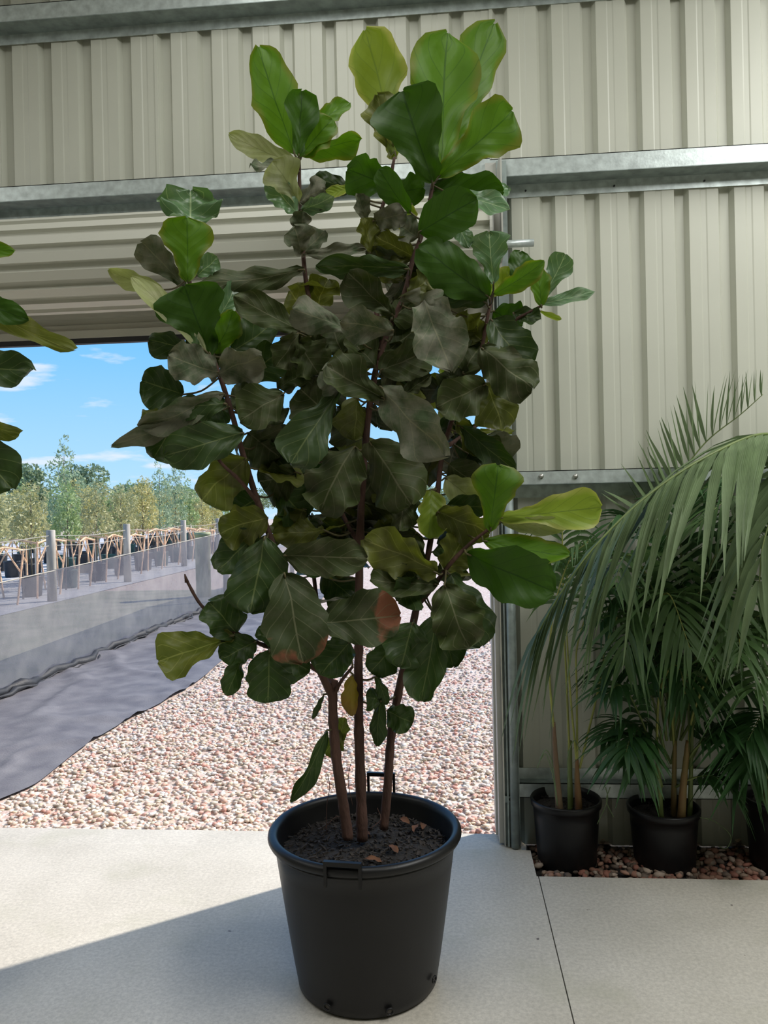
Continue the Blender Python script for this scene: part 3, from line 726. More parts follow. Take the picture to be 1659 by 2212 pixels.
# (base px, tip px, width px, base depth, tip depth, kind, roll, shape)
Lf = [
 # crown at the top of the slim stem
 ((636,332),(558,100),98,.02,.00,'fresh',.25,'long'), ((645,340),(652,196),74,-.03,-.08,'deep',-.35,'fiddle'),
 ((650,338),(718,258),66,.0,-.04,'fresh',.5,'round'), ((652,336),(779,300),46,-.02,.02,'fresh',.75,'long'), ((668,275),(755,222),38,.06,.10,'fresh',.4,'round'),
 ((646,356),(496,292),44,.0,-.02,'pale',.35,'long'), ((640,352),(540,358),24,-.03,-.10,'dusty',.8,'long'),
 ((646,440),(590,348),78,-.02,-.10,'pale',-.35,'fiddle'), ((650,435),(700,405),60,.0,-.05,'dusty',.4,'round'), ((645,462),(578,384),52,-.03,-.08,'jade',.3,'long'), ((650,456),(720,424),36,-.01,-.06,'jade',.5,'long'),
 ((650,508),(656,456),40,-.02,-.05,'dusty',.4,'round'), ((652,548),(636,488),66,-.02,-.08,'dusty',.1,'fiddle'), ((655,548),(700,500),40,.02,.05,'dusty',.3,'round'), ((656,550),(790,538),28,.0,-.04,'dusty',.5,'long'),
 # crown over the middle stem
 ((948,375),(1066,52),100,.10,.16,'fresh',.15,'fiddle'), ((952,372),(966,74),148,.05,.08,'fresh',.10,'fiddle'), ((856,340),(790,66),114,.10,.10,'lime',.2,'fiddle'),
 ((934,394),(868,196),152,-.04,-.10,'deep',.05,'fiddle'), ((945,384),(1108,240),112,.0,-.02,'fresh',.1,'fiddle'), ((850,345),(815,205),60,.12,.10,'olive',.5,'fiddle'),
 ((930,412),(1088,412),68,.02,-.06,'deep',.15,'round'), ((868,412),(750,366),84,.02,-.06,'deep',.2,'fiddle'), ((888,460),(818,366),52,-.04,-.08,'deep',.35,'round'), ((765,408),(678,384),42,.05,.02,'dark',.3,'long'),
 ((905,502),(1030,430),92,-.06,-.14,'deep',.1,'round'), ((985,424),(1100,452),42,-.06,-.10,'jade',.6,'long'), ((1030,420),(1098,408),40,.0,.04,'jade',.5,'round'), ((982,472),(1013,534),32,-.02,-.04,'jade',.4,'long'), ((930,430),(1000,390),60,.05,.10,'dark',.5,'round'),
 ((838,420),(915,405),60,.12,.16,'deep',.5,'round'), ((760,405),(700,420),24,.02,.0,'lime',.3,'long'), ((888,440),(872,500),44,.10,.12,'lime',.4,'long'),
 # upper middle, dusty
 ((806,478),(878,458),50,.0,-.06,'dusty',.2,'round'), ((800,548),(786,470),44,.02,.0,'olive',.4,'long'), ((792,475),(772,418),34,.02,-.04,'dusty',.3,'long'), ((902,512),(862,484),54,.0,-.04,'dusty',.3,'round'),
 ((884,582),(684,572),52,-.06,-.10,'dark',.45,'long'), ((895,556),(812,508),56,.02,.0,'olive',.35,'round'), ((890,560),(790,545),40,.05,.03,'dusty',.5,'long'), ((875,600),(815,585),40,.02,.05,'olive',.3,'round'),
 ((850,682),(752,590),84,-.05,-.12,'dim',.25,'fiddle'), ((872,640),(930,600),56,.0,.05,'olive',.3,'round'), ((845,690),(905,640),66,-.02,.03,'dim',.4,'round'),
 ((1056,642),(905,534),92,-.04,-.10,'deep',.15,'round'), ((968,668),(890,572),80,.03,.06,'olive',.2,'round'), ((1050,655),(955,600),66,-.02,.0,'dark',.4,'round'),
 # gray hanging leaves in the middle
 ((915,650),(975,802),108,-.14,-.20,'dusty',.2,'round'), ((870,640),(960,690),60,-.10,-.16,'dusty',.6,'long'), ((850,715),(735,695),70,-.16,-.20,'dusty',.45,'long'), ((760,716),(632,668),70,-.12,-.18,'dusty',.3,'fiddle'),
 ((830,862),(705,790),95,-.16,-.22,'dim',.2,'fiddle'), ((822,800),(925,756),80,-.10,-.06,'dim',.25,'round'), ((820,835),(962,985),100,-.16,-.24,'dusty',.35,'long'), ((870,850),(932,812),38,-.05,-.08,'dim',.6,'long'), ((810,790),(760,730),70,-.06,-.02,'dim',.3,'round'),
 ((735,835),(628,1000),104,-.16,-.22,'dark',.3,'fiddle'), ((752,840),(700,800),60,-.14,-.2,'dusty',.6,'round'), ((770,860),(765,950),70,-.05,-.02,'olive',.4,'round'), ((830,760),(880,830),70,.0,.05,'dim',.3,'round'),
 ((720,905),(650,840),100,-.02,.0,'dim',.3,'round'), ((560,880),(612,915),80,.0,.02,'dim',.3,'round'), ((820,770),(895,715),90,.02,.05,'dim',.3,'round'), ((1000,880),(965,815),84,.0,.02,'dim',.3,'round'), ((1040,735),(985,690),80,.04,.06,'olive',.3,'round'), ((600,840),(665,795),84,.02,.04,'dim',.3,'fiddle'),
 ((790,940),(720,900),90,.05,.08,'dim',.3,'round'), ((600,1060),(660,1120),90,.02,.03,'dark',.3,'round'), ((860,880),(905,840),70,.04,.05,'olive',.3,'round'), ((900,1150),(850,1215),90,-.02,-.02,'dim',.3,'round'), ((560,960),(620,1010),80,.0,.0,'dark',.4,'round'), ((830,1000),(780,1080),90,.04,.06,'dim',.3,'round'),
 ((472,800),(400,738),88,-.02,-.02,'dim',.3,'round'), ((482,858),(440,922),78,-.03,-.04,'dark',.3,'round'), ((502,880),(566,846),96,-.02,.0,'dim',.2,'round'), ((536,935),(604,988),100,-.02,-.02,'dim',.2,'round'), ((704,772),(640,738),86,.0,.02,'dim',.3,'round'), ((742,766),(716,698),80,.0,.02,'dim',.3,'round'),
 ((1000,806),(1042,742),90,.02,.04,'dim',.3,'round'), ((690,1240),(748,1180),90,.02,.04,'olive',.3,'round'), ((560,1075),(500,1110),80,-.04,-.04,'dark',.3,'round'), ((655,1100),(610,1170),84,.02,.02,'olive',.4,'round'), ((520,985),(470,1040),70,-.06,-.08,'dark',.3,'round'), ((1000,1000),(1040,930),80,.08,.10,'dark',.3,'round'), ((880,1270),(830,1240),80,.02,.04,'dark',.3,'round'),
 # right hand cluster
 ((1066,614),(1056,500),78,-.02,-.05,'jade',.1,'fiddle'), ((1066,634),(1176,566),46,-.08,-.14,'fresh',.35,'long'), ((1118,610),(1124,543),50,.03,.05,'deep',.3,'round'), ((1174,642),(1222,550),56,-.04,-.08,'jade',.15,'fiddle'),
 ((1170,662),(1160,574),42,-.06,-.08,'fresh',.4,'long'), ((1168,657),(1284,630),28,-.04,-.06,'jade',.5,'long'), ((1108,676),(1168,690),36,.0,-.03,'dark',.4,'long'), ((1165,672),(1212,690),12,-.02,-.04,'lime',.4,'long'), ((1060,640),(1110,580),40,.04,.06,'lime',.4,'long'),
 ((1060,690),(1142,800),86,-.06,-.10,'dark',.3,'round'), ((1066,672),(1130,700),70,.02,.04,'deep',.3,'round'), ((1040,752),(1150,842),96,-.10,-.16,'dim',.25,'round'), ((1052,828),(1086,930),86,-.04,-.06,'olive',.2,'round'), ((1048,830),(942,878),86,-.08,-.12,'dim',.25,'round'),
 ((994,920),(1112,1018),56,.02,-.04,'dark',.3,'long'), ((985,905),(1040,985),46,.03,.02,'olive',.4,'long'), ((965,830),(985,790),50,.06,.10,'lime',.4,'round'), ((1005,850),(960,800),60,.02,.06,'dim',.3,'round'), ((1050,700),(1010,770),60,.04,.06,'olive',.4,'round'),
 # left hand cluster
 ((411,490),(412,414),120,.03,.06,'jade',.0,'round'), ((406,610),(404,470),106,-.05,-.09,'fresh',.05,'fiddle'), ((402,620),(306,524),70,.0,-.04,'dusty',.2,'fiddle'), ((352,626),(234,584),40,.0,-.04,'pale',.3,'long'),
 ((446,760),(286,598),44,-.10,-.12,'pale',.5,'long'), ((455,768),(398,618),142,-.08,-.14,'deep',.1,'fiddle'), ((462,764),(506,672),56,-.06,-.08,'fresh',.3,'round'), ((468,694),(512,608),44,-.04,-.02,'jade',.4,'long'),
 ((656,582),(424,614),58,-.02,-.06,'dim',.45,'long'), ((424,596),(470,556),40,-.02,-.04,'jade',.4,'round'), ((648,716),(506,640),62,-.04,-.10,'dim',.3,'long'), ((500,760),(592,700),78,-.02,.02,'dark',.3,'round'), ((442,766),(322,734),66,-.06,-.10,'dark',.3,'fiddle'),
 ((474,806),(364,768),78,-.12,-.18,'dusty',.3,'round'), ((474,806),(566,768),80,-.12,-.16,'dusty',.45,'round'), ((540,812),(604,760),78,-.05,-.03,'dark',.3,'round'), ((396,852),(306,822),88,-.06,-.08,'dark',.2,'round'),
 ((482,850),(300,922),58,-.12,-.16,'dusty',.4,'long'), ((470,884),(242,962),38,-.10,-.16,'dusty',.45,'long'), ((488,872),(372,882),54,-.13,-.15,'dark',.4,'long'), ((385,900),(332,990),82,-.06,-.06,'dark',.2,'round'), ((415,905),(305,900),50,-.02,-.02,'olive',.4,'round'),
 ((526,935),(356,985),92,-.16,-.20,'dark',.1,'round'), ((612,850),(518,908),84,-.08,-.12,'dim',.3,'round'), ((680,694),(624,626),70,.02,.04,'olive',.3,'fiddle'), ((682,668),(708,602),62,.03,.05,'olive',.4,'round'), ((645,720),(596,792),60,-.06,-.08,'dim',.3,'round'),
 ((640,740),(690,810),80,-.04,-.02,'dim',.3,'round'), ((505,690),(480,740),50,-.05,-.04,'deep',.4,'round'),
 # lower left
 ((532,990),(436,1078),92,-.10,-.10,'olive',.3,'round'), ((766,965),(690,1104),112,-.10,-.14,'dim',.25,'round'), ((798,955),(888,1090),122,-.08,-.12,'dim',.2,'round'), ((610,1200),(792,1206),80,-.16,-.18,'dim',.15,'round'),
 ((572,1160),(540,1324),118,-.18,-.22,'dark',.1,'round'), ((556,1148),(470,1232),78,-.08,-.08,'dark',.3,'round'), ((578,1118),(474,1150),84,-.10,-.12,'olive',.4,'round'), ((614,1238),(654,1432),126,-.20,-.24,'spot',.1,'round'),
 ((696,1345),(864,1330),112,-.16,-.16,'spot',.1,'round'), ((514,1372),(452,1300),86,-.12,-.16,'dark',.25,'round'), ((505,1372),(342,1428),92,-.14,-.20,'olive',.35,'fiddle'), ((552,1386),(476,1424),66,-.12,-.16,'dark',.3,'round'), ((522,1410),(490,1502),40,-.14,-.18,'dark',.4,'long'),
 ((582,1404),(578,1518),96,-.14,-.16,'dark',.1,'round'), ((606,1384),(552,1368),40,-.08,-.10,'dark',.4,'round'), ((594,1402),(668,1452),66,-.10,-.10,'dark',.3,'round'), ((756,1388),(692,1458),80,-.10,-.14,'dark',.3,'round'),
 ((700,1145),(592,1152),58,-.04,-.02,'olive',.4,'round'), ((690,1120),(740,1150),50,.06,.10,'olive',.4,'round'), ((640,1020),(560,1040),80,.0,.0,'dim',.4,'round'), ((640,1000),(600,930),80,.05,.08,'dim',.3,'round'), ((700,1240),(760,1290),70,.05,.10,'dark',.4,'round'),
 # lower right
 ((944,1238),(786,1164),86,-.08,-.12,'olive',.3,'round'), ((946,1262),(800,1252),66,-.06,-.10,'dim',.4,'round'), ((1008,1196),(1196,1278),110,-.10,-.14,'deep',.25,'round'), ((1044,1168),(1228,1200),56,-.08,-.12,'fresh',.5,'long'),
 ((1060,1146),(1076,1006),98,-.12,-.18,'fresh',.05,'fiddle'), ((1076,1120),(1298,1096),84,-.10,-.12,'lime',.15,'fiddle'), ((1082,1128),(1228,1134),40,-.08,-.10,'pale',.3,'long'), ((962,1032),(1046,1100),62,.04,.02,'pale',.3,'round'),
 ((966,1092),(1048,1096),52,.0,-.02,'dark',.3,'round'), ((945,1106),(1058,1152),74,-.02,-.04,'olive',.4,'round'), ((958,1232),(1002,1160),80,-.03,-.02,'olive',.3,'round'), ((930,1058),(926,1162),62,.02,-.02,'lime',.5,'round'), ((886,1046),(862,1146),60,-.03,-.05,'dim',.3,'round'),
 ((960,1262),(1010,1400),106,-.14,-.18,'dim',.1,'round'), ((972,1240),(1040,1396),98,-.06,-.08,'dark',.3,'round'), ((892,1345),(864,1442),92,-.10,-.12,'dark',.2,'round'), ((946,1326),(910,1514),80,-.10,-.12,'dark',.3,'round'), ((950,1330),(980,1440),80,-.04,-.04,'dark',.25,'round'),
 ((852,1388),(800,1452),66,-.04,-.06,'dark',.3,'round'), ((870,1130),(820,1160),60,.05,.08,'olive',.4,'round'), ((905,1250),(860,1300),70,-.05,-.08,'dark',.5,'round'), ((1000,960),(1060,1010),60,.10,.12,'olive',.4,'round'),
 # few low shoots near the bare stems
 ((762,1456),(760,1546),34,-.05,-.05,'yellow',.4,'long'), ((824,1510),(814,1612),34,-.02,-.03,'dark',.3,'long'), ((822,1515),(792,1505),44,-.03,-.05,'dark',.4,'round'), ((836,1535),(892,1562),56,-.01,-.03,'dark',.3,'round'), ((812,1462),(836,1522),26,-.02,-.02,'dark',.4,'long'),
 ((706,1578),(628,1732),34,-.05,-.08,'dark',.5,'long'), ((738,1602),(742,1550),30,.03,.04,'olive',.4,'round'), ((734,1578),(702,1628),42,.02,.02,'olive',.4,'round'), ((700,1500),(676,1552),12,-.02,-.02,'dark',.4,'long'),
]
def place_leaf(tree, polys, spec, seed, D=D0):
    (b, t, wpx, d0, d1, kind, roll, shape) = spec
    r = random.Random(seed)
    base, tip = P(b[0], b[1], D + d0), P(t[0], t[1], D + d1)
    sgn = r.choice((-1, 1))
    width = wpx / FPX * (D + (d0 + d1) / 2) / max(.5, math.cos(roll)) * 1.09
    cup = r.uniform(.15, .60) * r.choice((-1, 1, 1)) if kind not in ('jade', 'pale') else r.uniform(.1, .3)
    if kind in ('fresh', 'deep'): cup *= .6
    wave = r.uniform(.05, .10) * (2.1 if kind in ('dusty', 'dim', 'olive') else 1.4 if kind in ('dark', 'spot', 'jade') else 1)
    v, f, u = leaf_mesh(base, tip, width, roll * sgn, shape, cup, r.uniform(-.14, .20), wave, r, twist=r.uniform(-.8, .8))
    d, q = nearest(base, polys)
    pet = None
    if d > .008:
        mid = base.lerp(q, .5) + Vector((0, 0, -.12 * d))
        rr = .0030 if d < .2 else .0045
        pts_ = catmull([q, mid, base, base + (tip - base) * .06], 4); pet = (pts_, [rr * 1.1] * (len(pts_) - 1) + [rr * .4])
    return add_leaf(tree, (LM[kind], M_petiole), v, f, u, pet, base)
for i, s in enumerate(Lf): place_leaf(fig, POLY, s, 100 + i)

# the leaves further in and on the far side of the crown
rf_ = random.Random(21); cnt = 0; tries = 0
canopy = [k for k in ('t1a', 't1b', 't2', 't2a', 't2b', 't2c', 't2d', 't3a', 't3b', 't3d')]
while cnt < 297 - len(Lf) and tries < 9000:
    tries += 1
    pl = BR[rf_.choice(canopy)]; q = pl[rf_.randrange(len(pl))]
    if q.z < 1.12 or q.z > 2.35: continue
    a = rf_.uniform(-.15, math.pi + .15)            # mostly towards the far side and the flanks
    ln = rf_.uniform(.12, .20)
    dr = Vector((math.cos(a), math.sin(a) * 1.0, rf_.uniform(-.75, .25))).normalized()
    base = q + dr * rf_.uniform(.03, .07); tip = base + dr * ln
    loc = (tip - CAM); dep = loc.dot(FWD); px = CX + FPX * loc.dot(RIGHT) / dep; py = CY - FPX * loc.dot(UP) / dep
    ex, ey = (px - 770) / 340, (py - 950) / 430
    if ex * ex + ey * ey > 1: continue
    if dep < D0 - .05: continue
    if py < 850 and rf_.random() < .62: continue
    # keep the chinks of daylight open
    if any(abs(px - hx) < hr and abs(py - hy) < hr for hx, hy, hr in ((590, 750, 40), (880, 950, 55), (1035, 930, 35), (625, 800, 25), (860, 1310, 60), (600, 1290, 30))): continue
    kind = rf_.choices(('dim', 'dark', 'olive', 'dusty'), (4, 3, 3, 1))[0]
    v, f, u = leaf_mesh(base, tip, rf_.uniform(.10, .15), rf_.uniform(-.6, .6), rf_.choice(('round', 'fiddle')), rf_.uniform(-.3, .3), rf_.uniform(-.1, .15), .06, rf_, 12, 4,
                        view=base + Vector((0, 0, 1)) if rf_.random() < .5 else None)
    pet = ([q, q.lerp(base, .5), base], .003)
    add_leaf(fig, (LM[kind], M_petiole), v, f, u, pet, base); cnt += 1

# fine roots / wire-thin dead shoots over the soil
for k, pp in enumerate([[(705, 1800, -.05), (706, 1740, -.05), (712, 1700, -.06), (708, 1672, -.06)], [(762, 1740, -.06), (752, 1690, -.06), (757, 1650, -.06)], [(700, 1790, -.05), (725, 1765, -.04), (742, 1770, -.03)], [(800, 1790, -.05), (822, 1770, -.03), (815, 1745, -.02)]]):
    m = MB(); m.tube(catmull([bp(*p) for p in pp], 5), .0011, 4); m.build('dead_shoot', M_bark, fig)

# second fig, only its outer leaves reach into the picture
D2 = 2.35
c2_ = P(-330, 2050, D2 + .1); c2_ = Vector((c2_.x, c2_.y, 0))
fig2 = tag(empty('potted_fiddle_leaf_fig', c2_), 'second fiddle leaf fig whose outer leaves reach in beside the roller door opening', 'potted plant')
pot = big_pot(fig2, c2_, .26, .19, .42, .36, 64); soil_disc(fig2, c2_, .22, .36, 9, 150, 0)
B2 = [branch_obj(fig2, 'trunk', [c2_ + Vector((0, 0, .36)), P(-330, 1500, D2 + .08), P(-310, 1100, D2 + .05), P(-300, 700, D2)], .017, .009, seed=31),
      branch_obj(fig2, 'branch', [P(-310, 1100, D2 + .05), P(-200, 960, D2), P(-110, 900, D2)], .008, .004, seed=32),
      branch_obj(fig2, 'branch', [P(-305, 900, D2 + .03), P(-200, 740, D2), P(-110, 640, D2), P(-80, 540, D2)], .008, .004, seed=33)]
for i, s in enumerate([((-80,540),(30,542),34,0,0,'fresh',.3,'long'), ((-100,640),(158,757),46,0,.03,'olive',.35,'long'), ((-90,640),(60,690),48,-.02,.0,'deep',.3,'long'), ((-100,790),(72,800),74,0,0,'dark',.1,'round'), ((-100,900),(43,936),48,0,0,'olive',.35,'long'), ((-90,925),(26,1056),100,-.03,-.04,'dark',.2,'round'),
    ((-110,880),(-220,800),110,0,-.1,'dark',.2,'round'), ((-300,700),(-330,560),110,0,0,'deep',.2,'fiddle'), ((-300,720),(-180,620),110,0,.1,'deep',.2,'fiddle'), ((-305,800),(-430,720),110,0,0,'dark',.2,'fiddle'), ((-310,980),(-440,950),110,0,0,'dark',.2,'round'), ((-308,1000),(-230,1100),110,0,-.1,'dark',.2,'round'), ((-80,540),(-140,420),100,0,0,'fresh',.2,'fiddle')]):
    place_leaf(fig2, B2, s, 700 + i, D2)
# ------------------------------------------------------------------ palms in the garden strip
def palm_mat(name, c, trans=0.25, rough=0.45, tip=(0.30, 0.24, 0.10)):
    m, nt, N, L = mat_new(name)
    o = N('ShaderNodeOutputMaterial'); b = N('ShaderNodeBsdfPrincipled'); b.inputs['Roughness'].default_value = rough
    uv = N('ShaderNodeUVMap'); uv.uv_map = 'UVMap'; sp = N('ShaderNodeSeparateXYZ'); L(uv.outputs[0], sp.inputs[0])
    g = N('ShaderNodeNewGeometry'); n = N('ShaderNodeTexNoise'); n.inputs['Scale'].default_value = 14; n.inputs['Detail'].default_value = 4; L(g.outputs['Position'], n.inputs[0])
    r = N('ShaderNodeMixRGB'); r.inputs[1].default_value = (*[k*.65 for k in c], 1); r.inputs[2].default_value = (*[k*1.3 for k in c], 1); L(n.outputs[0], r.inputs[0])
    # dry tips
    rp = N('ShaderNodeValToRGB'); rp.color_ramp.elements[0].position = 1.10; rp.color_ramp.elements[1].position = 1.28
    ad = N('ShaderNodeMath'); ad.operation = 'MULTIPLY_ADD'; ad.inputs[1].default_value = 0.42; L(n.outputs[0], ad.inputs[0]); L(sp.outputs[1], ad.inputs[2])
    L(ad.outputs[0], rp.inputs[0])
    q = N('ShaderNodeMixRGB'); q.inputs[2].default_value = (*tip, 1); L(rp.outputs[0], q.inputs[0]); L(r.outputs[0], q.inputs[1])
    L(q.outputs[0], b.inputs['Base Color'])
    # fine lengthwise ribs
    wv = N('ShaderNodeMath'); wv.operation = 'PINGPONG'; wv.inputs[1].default_value = 0.07; L(sp.outputs[0], wv.inputs[0])
    bp_ = N('ShaderNodeBump'); bp_.inputs['Strength'].default_value = 0.5; bp_.inputs['Distance'].default_value = 0.01; L(wv.outputs[0], bp_.inputs['Height']); L(bp_.outputs[0], b.inputs['Normal'])
    t = N('ShaderNodeBsdfTranslucent'); L(q.outputs[0], t.inputs[0])
    mx = N('ShaderNodeMixShader'); mx.inputs[0].default_value = trans; L(b.outputs[0], mx.inputs[1]); L(t.outputs[0], mx.inputs[2]); L(mx.outputs[0], o.inputs[0]); return m
M_palm = palm_mat('palm_leaflet', (0.085, 0.165, 0.05))
M_palmold = palm_mat('palm_leaflet_dusty', (0.175, 0.25, 0.12), rough=0.5, tip=(0.34, 0.28, 0.17))
M_palmdeep = palm_mat('palm_leaflet_deep', (0.04, 0.115, 0.03), tip=(0.16, 0.17, 0.05))
M_rachis = simple('palm_stalk_yellow', (0.27, 0.29, 0.07), 0.5, var=0.25, scale=12)
M_rachisg = simple('palm_stalk_green', (0.14, 0.19, 0.055), 0.5, var=0.25, scale=12)
M_cane = simple('palm_cane_brown', (0.17, 0.095, 0.055), 0.7, c2=(0.14, 0.11, 0.06), scale=16, bump=0.3, bscale=40, stretch=(1, 1, .2))
M_caner = simple('palm_cane_red', (0.20, 0.07, 0.035), 0.6, c2=(0.20, 0.17, 0.05), scale=9, stretch=(1, 1, .3))

def leaflet_geo(p0, d, U, ln, wd, droop, r, seg=5):
    """a narrow folded blade: (verts, faces, uvs)"""
    vs_, uv, fs = [], [], []; pv = None
    wv = d.cross(U).normalized(); kink = r.uniform(-.1, .1)
    for k in range(seg + 1):
        s = k / seg
        p = p0 + d * (ln * s) + Vector((0, 0, -1)) * (droop * ln * s ** 2.1) + wv * (kink * ln * s * s)
        hw = wd / 2 * (min(1, .35 + 3.2 * s) * (1 - max(0, s - .45) / .55) ** .85 + (.03 if k == seg else 0))
        if pv is not None:
            t = (p - pv).normalized(); w_ = (wv - t * wv.dot(t)).normalized()
        else: w_ = wv
        pv = p
        nn = w_.cross(d).normalized()
        for q_ in (p - w_ * hw + nn * hw * .35, p.copy(), p + w_ * hw + nn * hw * .35):
            q_.y = min(q_.y, YW - .03 - .002 * len(vs_)); vs_.append(q_); uv += [(0, s), (.5, s), (1, s)]
    for k in range(seg):
        a = 3 * k; fs += [(a, a+1, a+4, a+3), (a+1, a+2, a+5, a+4)]
    return vs_, fs, uv
def uv_mesh_obj(name, vs_, fs, uvs, mat, parent):
    me = bpy.data.meshes.new(name); me.from_pydata([tuple(v) for v in vs_], [], fs); me.materials.append(mat)
    me.polygons.foreach_set('use_smooth', [True] * len(fs))
    ul = me.uv_layers.new(name='UVMap'); li = np.zeros(len(me.loops), np.int32); me.loops.foreach_get('vertex_index', li)
    ul.data.foreach_set('uv', np.array(uvs, np.float32)[li].reshape(-1)); me.update()
    o = bpy.data.objects.new(name, me); col.objects.link(o); o.parent = parent; o.location = -world_loc(parent); return o

def frond(palm, pts, n, ln, wd, mat, seed, s0=.25, ang=(62, 22), droop=.5, rad=(.006, .0012), rm=None, single=False, lift=.15, sides=(1, -1), lenprof=None):
    r = random.Random(seed); c = catmull(pts, 10); K = len(c)
    # arc length
    acc = [0.0]
    for a, b in zip(c, c[1:]): acc.append(acc[-1] + (b - a).length)
    T = acc[-1]
    def at(s):
        q = s * T
        for i in range(K - 1):
            if acc[i + 1] >= q: 
                f = (q - acc[i]) / max(1e-9, acc[i+1] - acc[i]); return c[i].lerp(c[i+1], f), (c[i+1] - c[i]).normalized()
        return c[-1], (c[-1] - c[-2]).normalized()
    m = MB(); m.tube(c, [rad[0] + (rad[1] - rad[0]) * i / (K - 1) for i in range(K)], 6); fo = m.build('frond', rm or M_rachisg, palm)
    V, F, UVS = [], [], []
    for i in range(n):
        f = i / (n - 1); s = s0 + (1 - s0) * f * .995
        p, t = at(s)
        S = t.cross(Vector((0, 0, 1)))
        S = S.normalized() if S.length > .05 else Vector((1, 0, 0))
        U = S.cross(t).normalized()
        l = ln * (lenprof(f) if lenprof else (.55 + .45 * math.sin(math.pi * min(1, .12 + f * .75))) * (1 - .45 * max(0, f - .75) / .25))
        for sd in sides:
            a = math.radians(ang[0] + (ang[1] - ang[0]) * f + r.uniform(-7, 7))
            d = (t * math.cos(a) + S * (sd * math.sin(a)) + U * (lift + r.uniform(-.1, .1))).normalized()
            v, fc, uv = leaflet_geo(p + S * sd * rad[0] * .4, d, U, l * r.uniform(.88, 1.1), wd * (.7 + .45 * math.sin(math.pi * min(1, f + .15))) * r.uniform(.85, 1.15), droop * r.uniform(.7, 1.3), r)
            if single: uv_mesh_obj('leaflet', v, fc, uv, mat, fo)
            else:
                b = len(V); V += v; UVS += uv; F += [tuple(b + k for k in q) for q in fc]
    if not single:
        o = uv_mesh_obj('leaflets', V, F, UVS, mat, fo); o['kind'] = 'stuff'
    return fo

def small_pot(parent, c, R, rb, H, n=56):
    c = Vector(c); m = MB()
    pr = [(0, .006), (rb - .01, .006), (rb, 0), (rb + .003, .012)] + [(rb + (R - .012 - rb) * (i / 6) + .003, .012 + (H - .045) * i / 6) for i in range(1, 7)]
    pr += [(R - .004, H - .030), (R, H - .028), (R + .002, H - .006), (R - .002, H), (R - .008, H), (R - .010, H - .02), (R - .018, H - .06)]
    m.lathe(pr, c, n); return m.build('pot', M_pot, parent)

DP = 3.28
def palm_base(px, py_bottom, R, rb, H, label):
    f = on_z(px, py_bottom, -.05); c = Vector((f.x, f.y + rb, -.05))
    c.y = min(c.y, YW - .03 - R)
    p = tag(empty('potted_palm', c), label, 'potted plant', 'palms along the wall')
    small_pot(p, c, R, rb, H); soil_disc(p, c, R - .016, H - .045, int(px), 60, 0)
    return p, c
pA, cA = palm_base(1234, 1890, .150, .122, .285, 'slender palm with three canes in a black pot beside the door jamb')
pB, cB = palm_base(1452, 1894, .150, .122, .255, 'bushy palm in a low black pot between the slender palm and the wide-leaved palm')
pC, cC = palm_base(1722, 1900, .165, .135, .30, 'palm whose long arching frond of wide dusty leaflets hangs over the other palms')

def cane(palm, pts, r0, r1, mat, name='cane'):
    m = MB(); c = catmull(pts, 6); K = len(c)
    m.tube(c, [(r0 + (r1 - r0) * i / (K - 1)) * (1 + (.06 if i % 4 == 0 else 0)) for i in range(K)], 8); m.build(name, mat, palm)
def PD(px, py, d=0.0): return P(px, py, DP + d)
# --- slender palm: canes and their long yellow stalks
cane(pA, [PD(1209, 1756, .0), PD(1204, 1690, .0), PD(1198, 1600, .0), PD(1197, 1560, 0)], .017, .005, M_cane)
cane(pA, [PD(1233, 1756, .06), PD(1231, 1680, .06), PD(1231, 1600, .06)], .013, .009, M_rachisg)
cane(pA, [PD(1251, 1757, .02), PD(1247, 1690, .02), PD(1246, 1640, .02)], .017, .007, M_caner)
stA = [([PD(1197, 1580, 0), PD(1188, 1480, 0), PD(1187, 1400, 0), PD(1200, 1300, -.03), PD(1230, 1210, -.1), PD(1270, 1170, -.2)], 'a'),
       ([PD(1230, 1620, .05), PD(1224, 1480, .05), PD(1218, 1340, .05), PD(1215, 1180, .06), PD(1200, 1040, .05), PD(1160, 960, .02)], 'b'),
       ([PD(1246, 1650, .02), PD(1232, 1500, .02), PD(1224, 1360, .02), PD(1222, 1260, .0), PD(1250, 1180, -.04)], 'c'),
       ([PD(1247, 1650, .02), PD(1246, 1500, .03), PD(1248, 1390, .03), PD(1290, 1290, .0), PD(1360, 1260, -.08)], 'd'),
       ([PD(1252, 1660, .02), PD(1290, 1500, .06), PD(1320, 1360, .06), PD(1390, 1250, .0)], 'e')]
for i, (pts_, k) in enumerate(stA):
    if k == 'b': pts_ = pts_[:4] + [PD(1212, 1130, .06), PD(1196, 1090, .05)]
    frond(pA, pts_, 12, .24, .018, (M_palm, M_palm, M_palm, M_palmdeep, M_palm)[i], 300 + i, s0=.72, ang=(65, 30), droop=.75, rad=(.0055, .002), rm=M_rachis)
# dead fibres at the foot of the canes
for i, pp in enumerate([[(1204, 1740), (1195, 1680), (1180, 1630), (1168, 1640)], [(1204, 1735), (1193, 1650), (1178, 1620), (1160, 1660)], [(1230, 1700), (1226, 1640), (1240, 1600), (1255, 1625)], [(1290, 1780), (1312, 1730), (1308, 1700)], [(1510, 1765), (1545, 1775), (1578, 1805), (1570, 1832), (1552, 1828)], [(1318, 1700), (1310, 1730), (1325, 1765)]]):
    m = MB(); m.tube(catmull([PD(x, y, -.03) for x, y in pp], 6), .0022, 5); m.build('dry_fibre', M_palmold, pB if pp[0][0] > 1500 else pA)

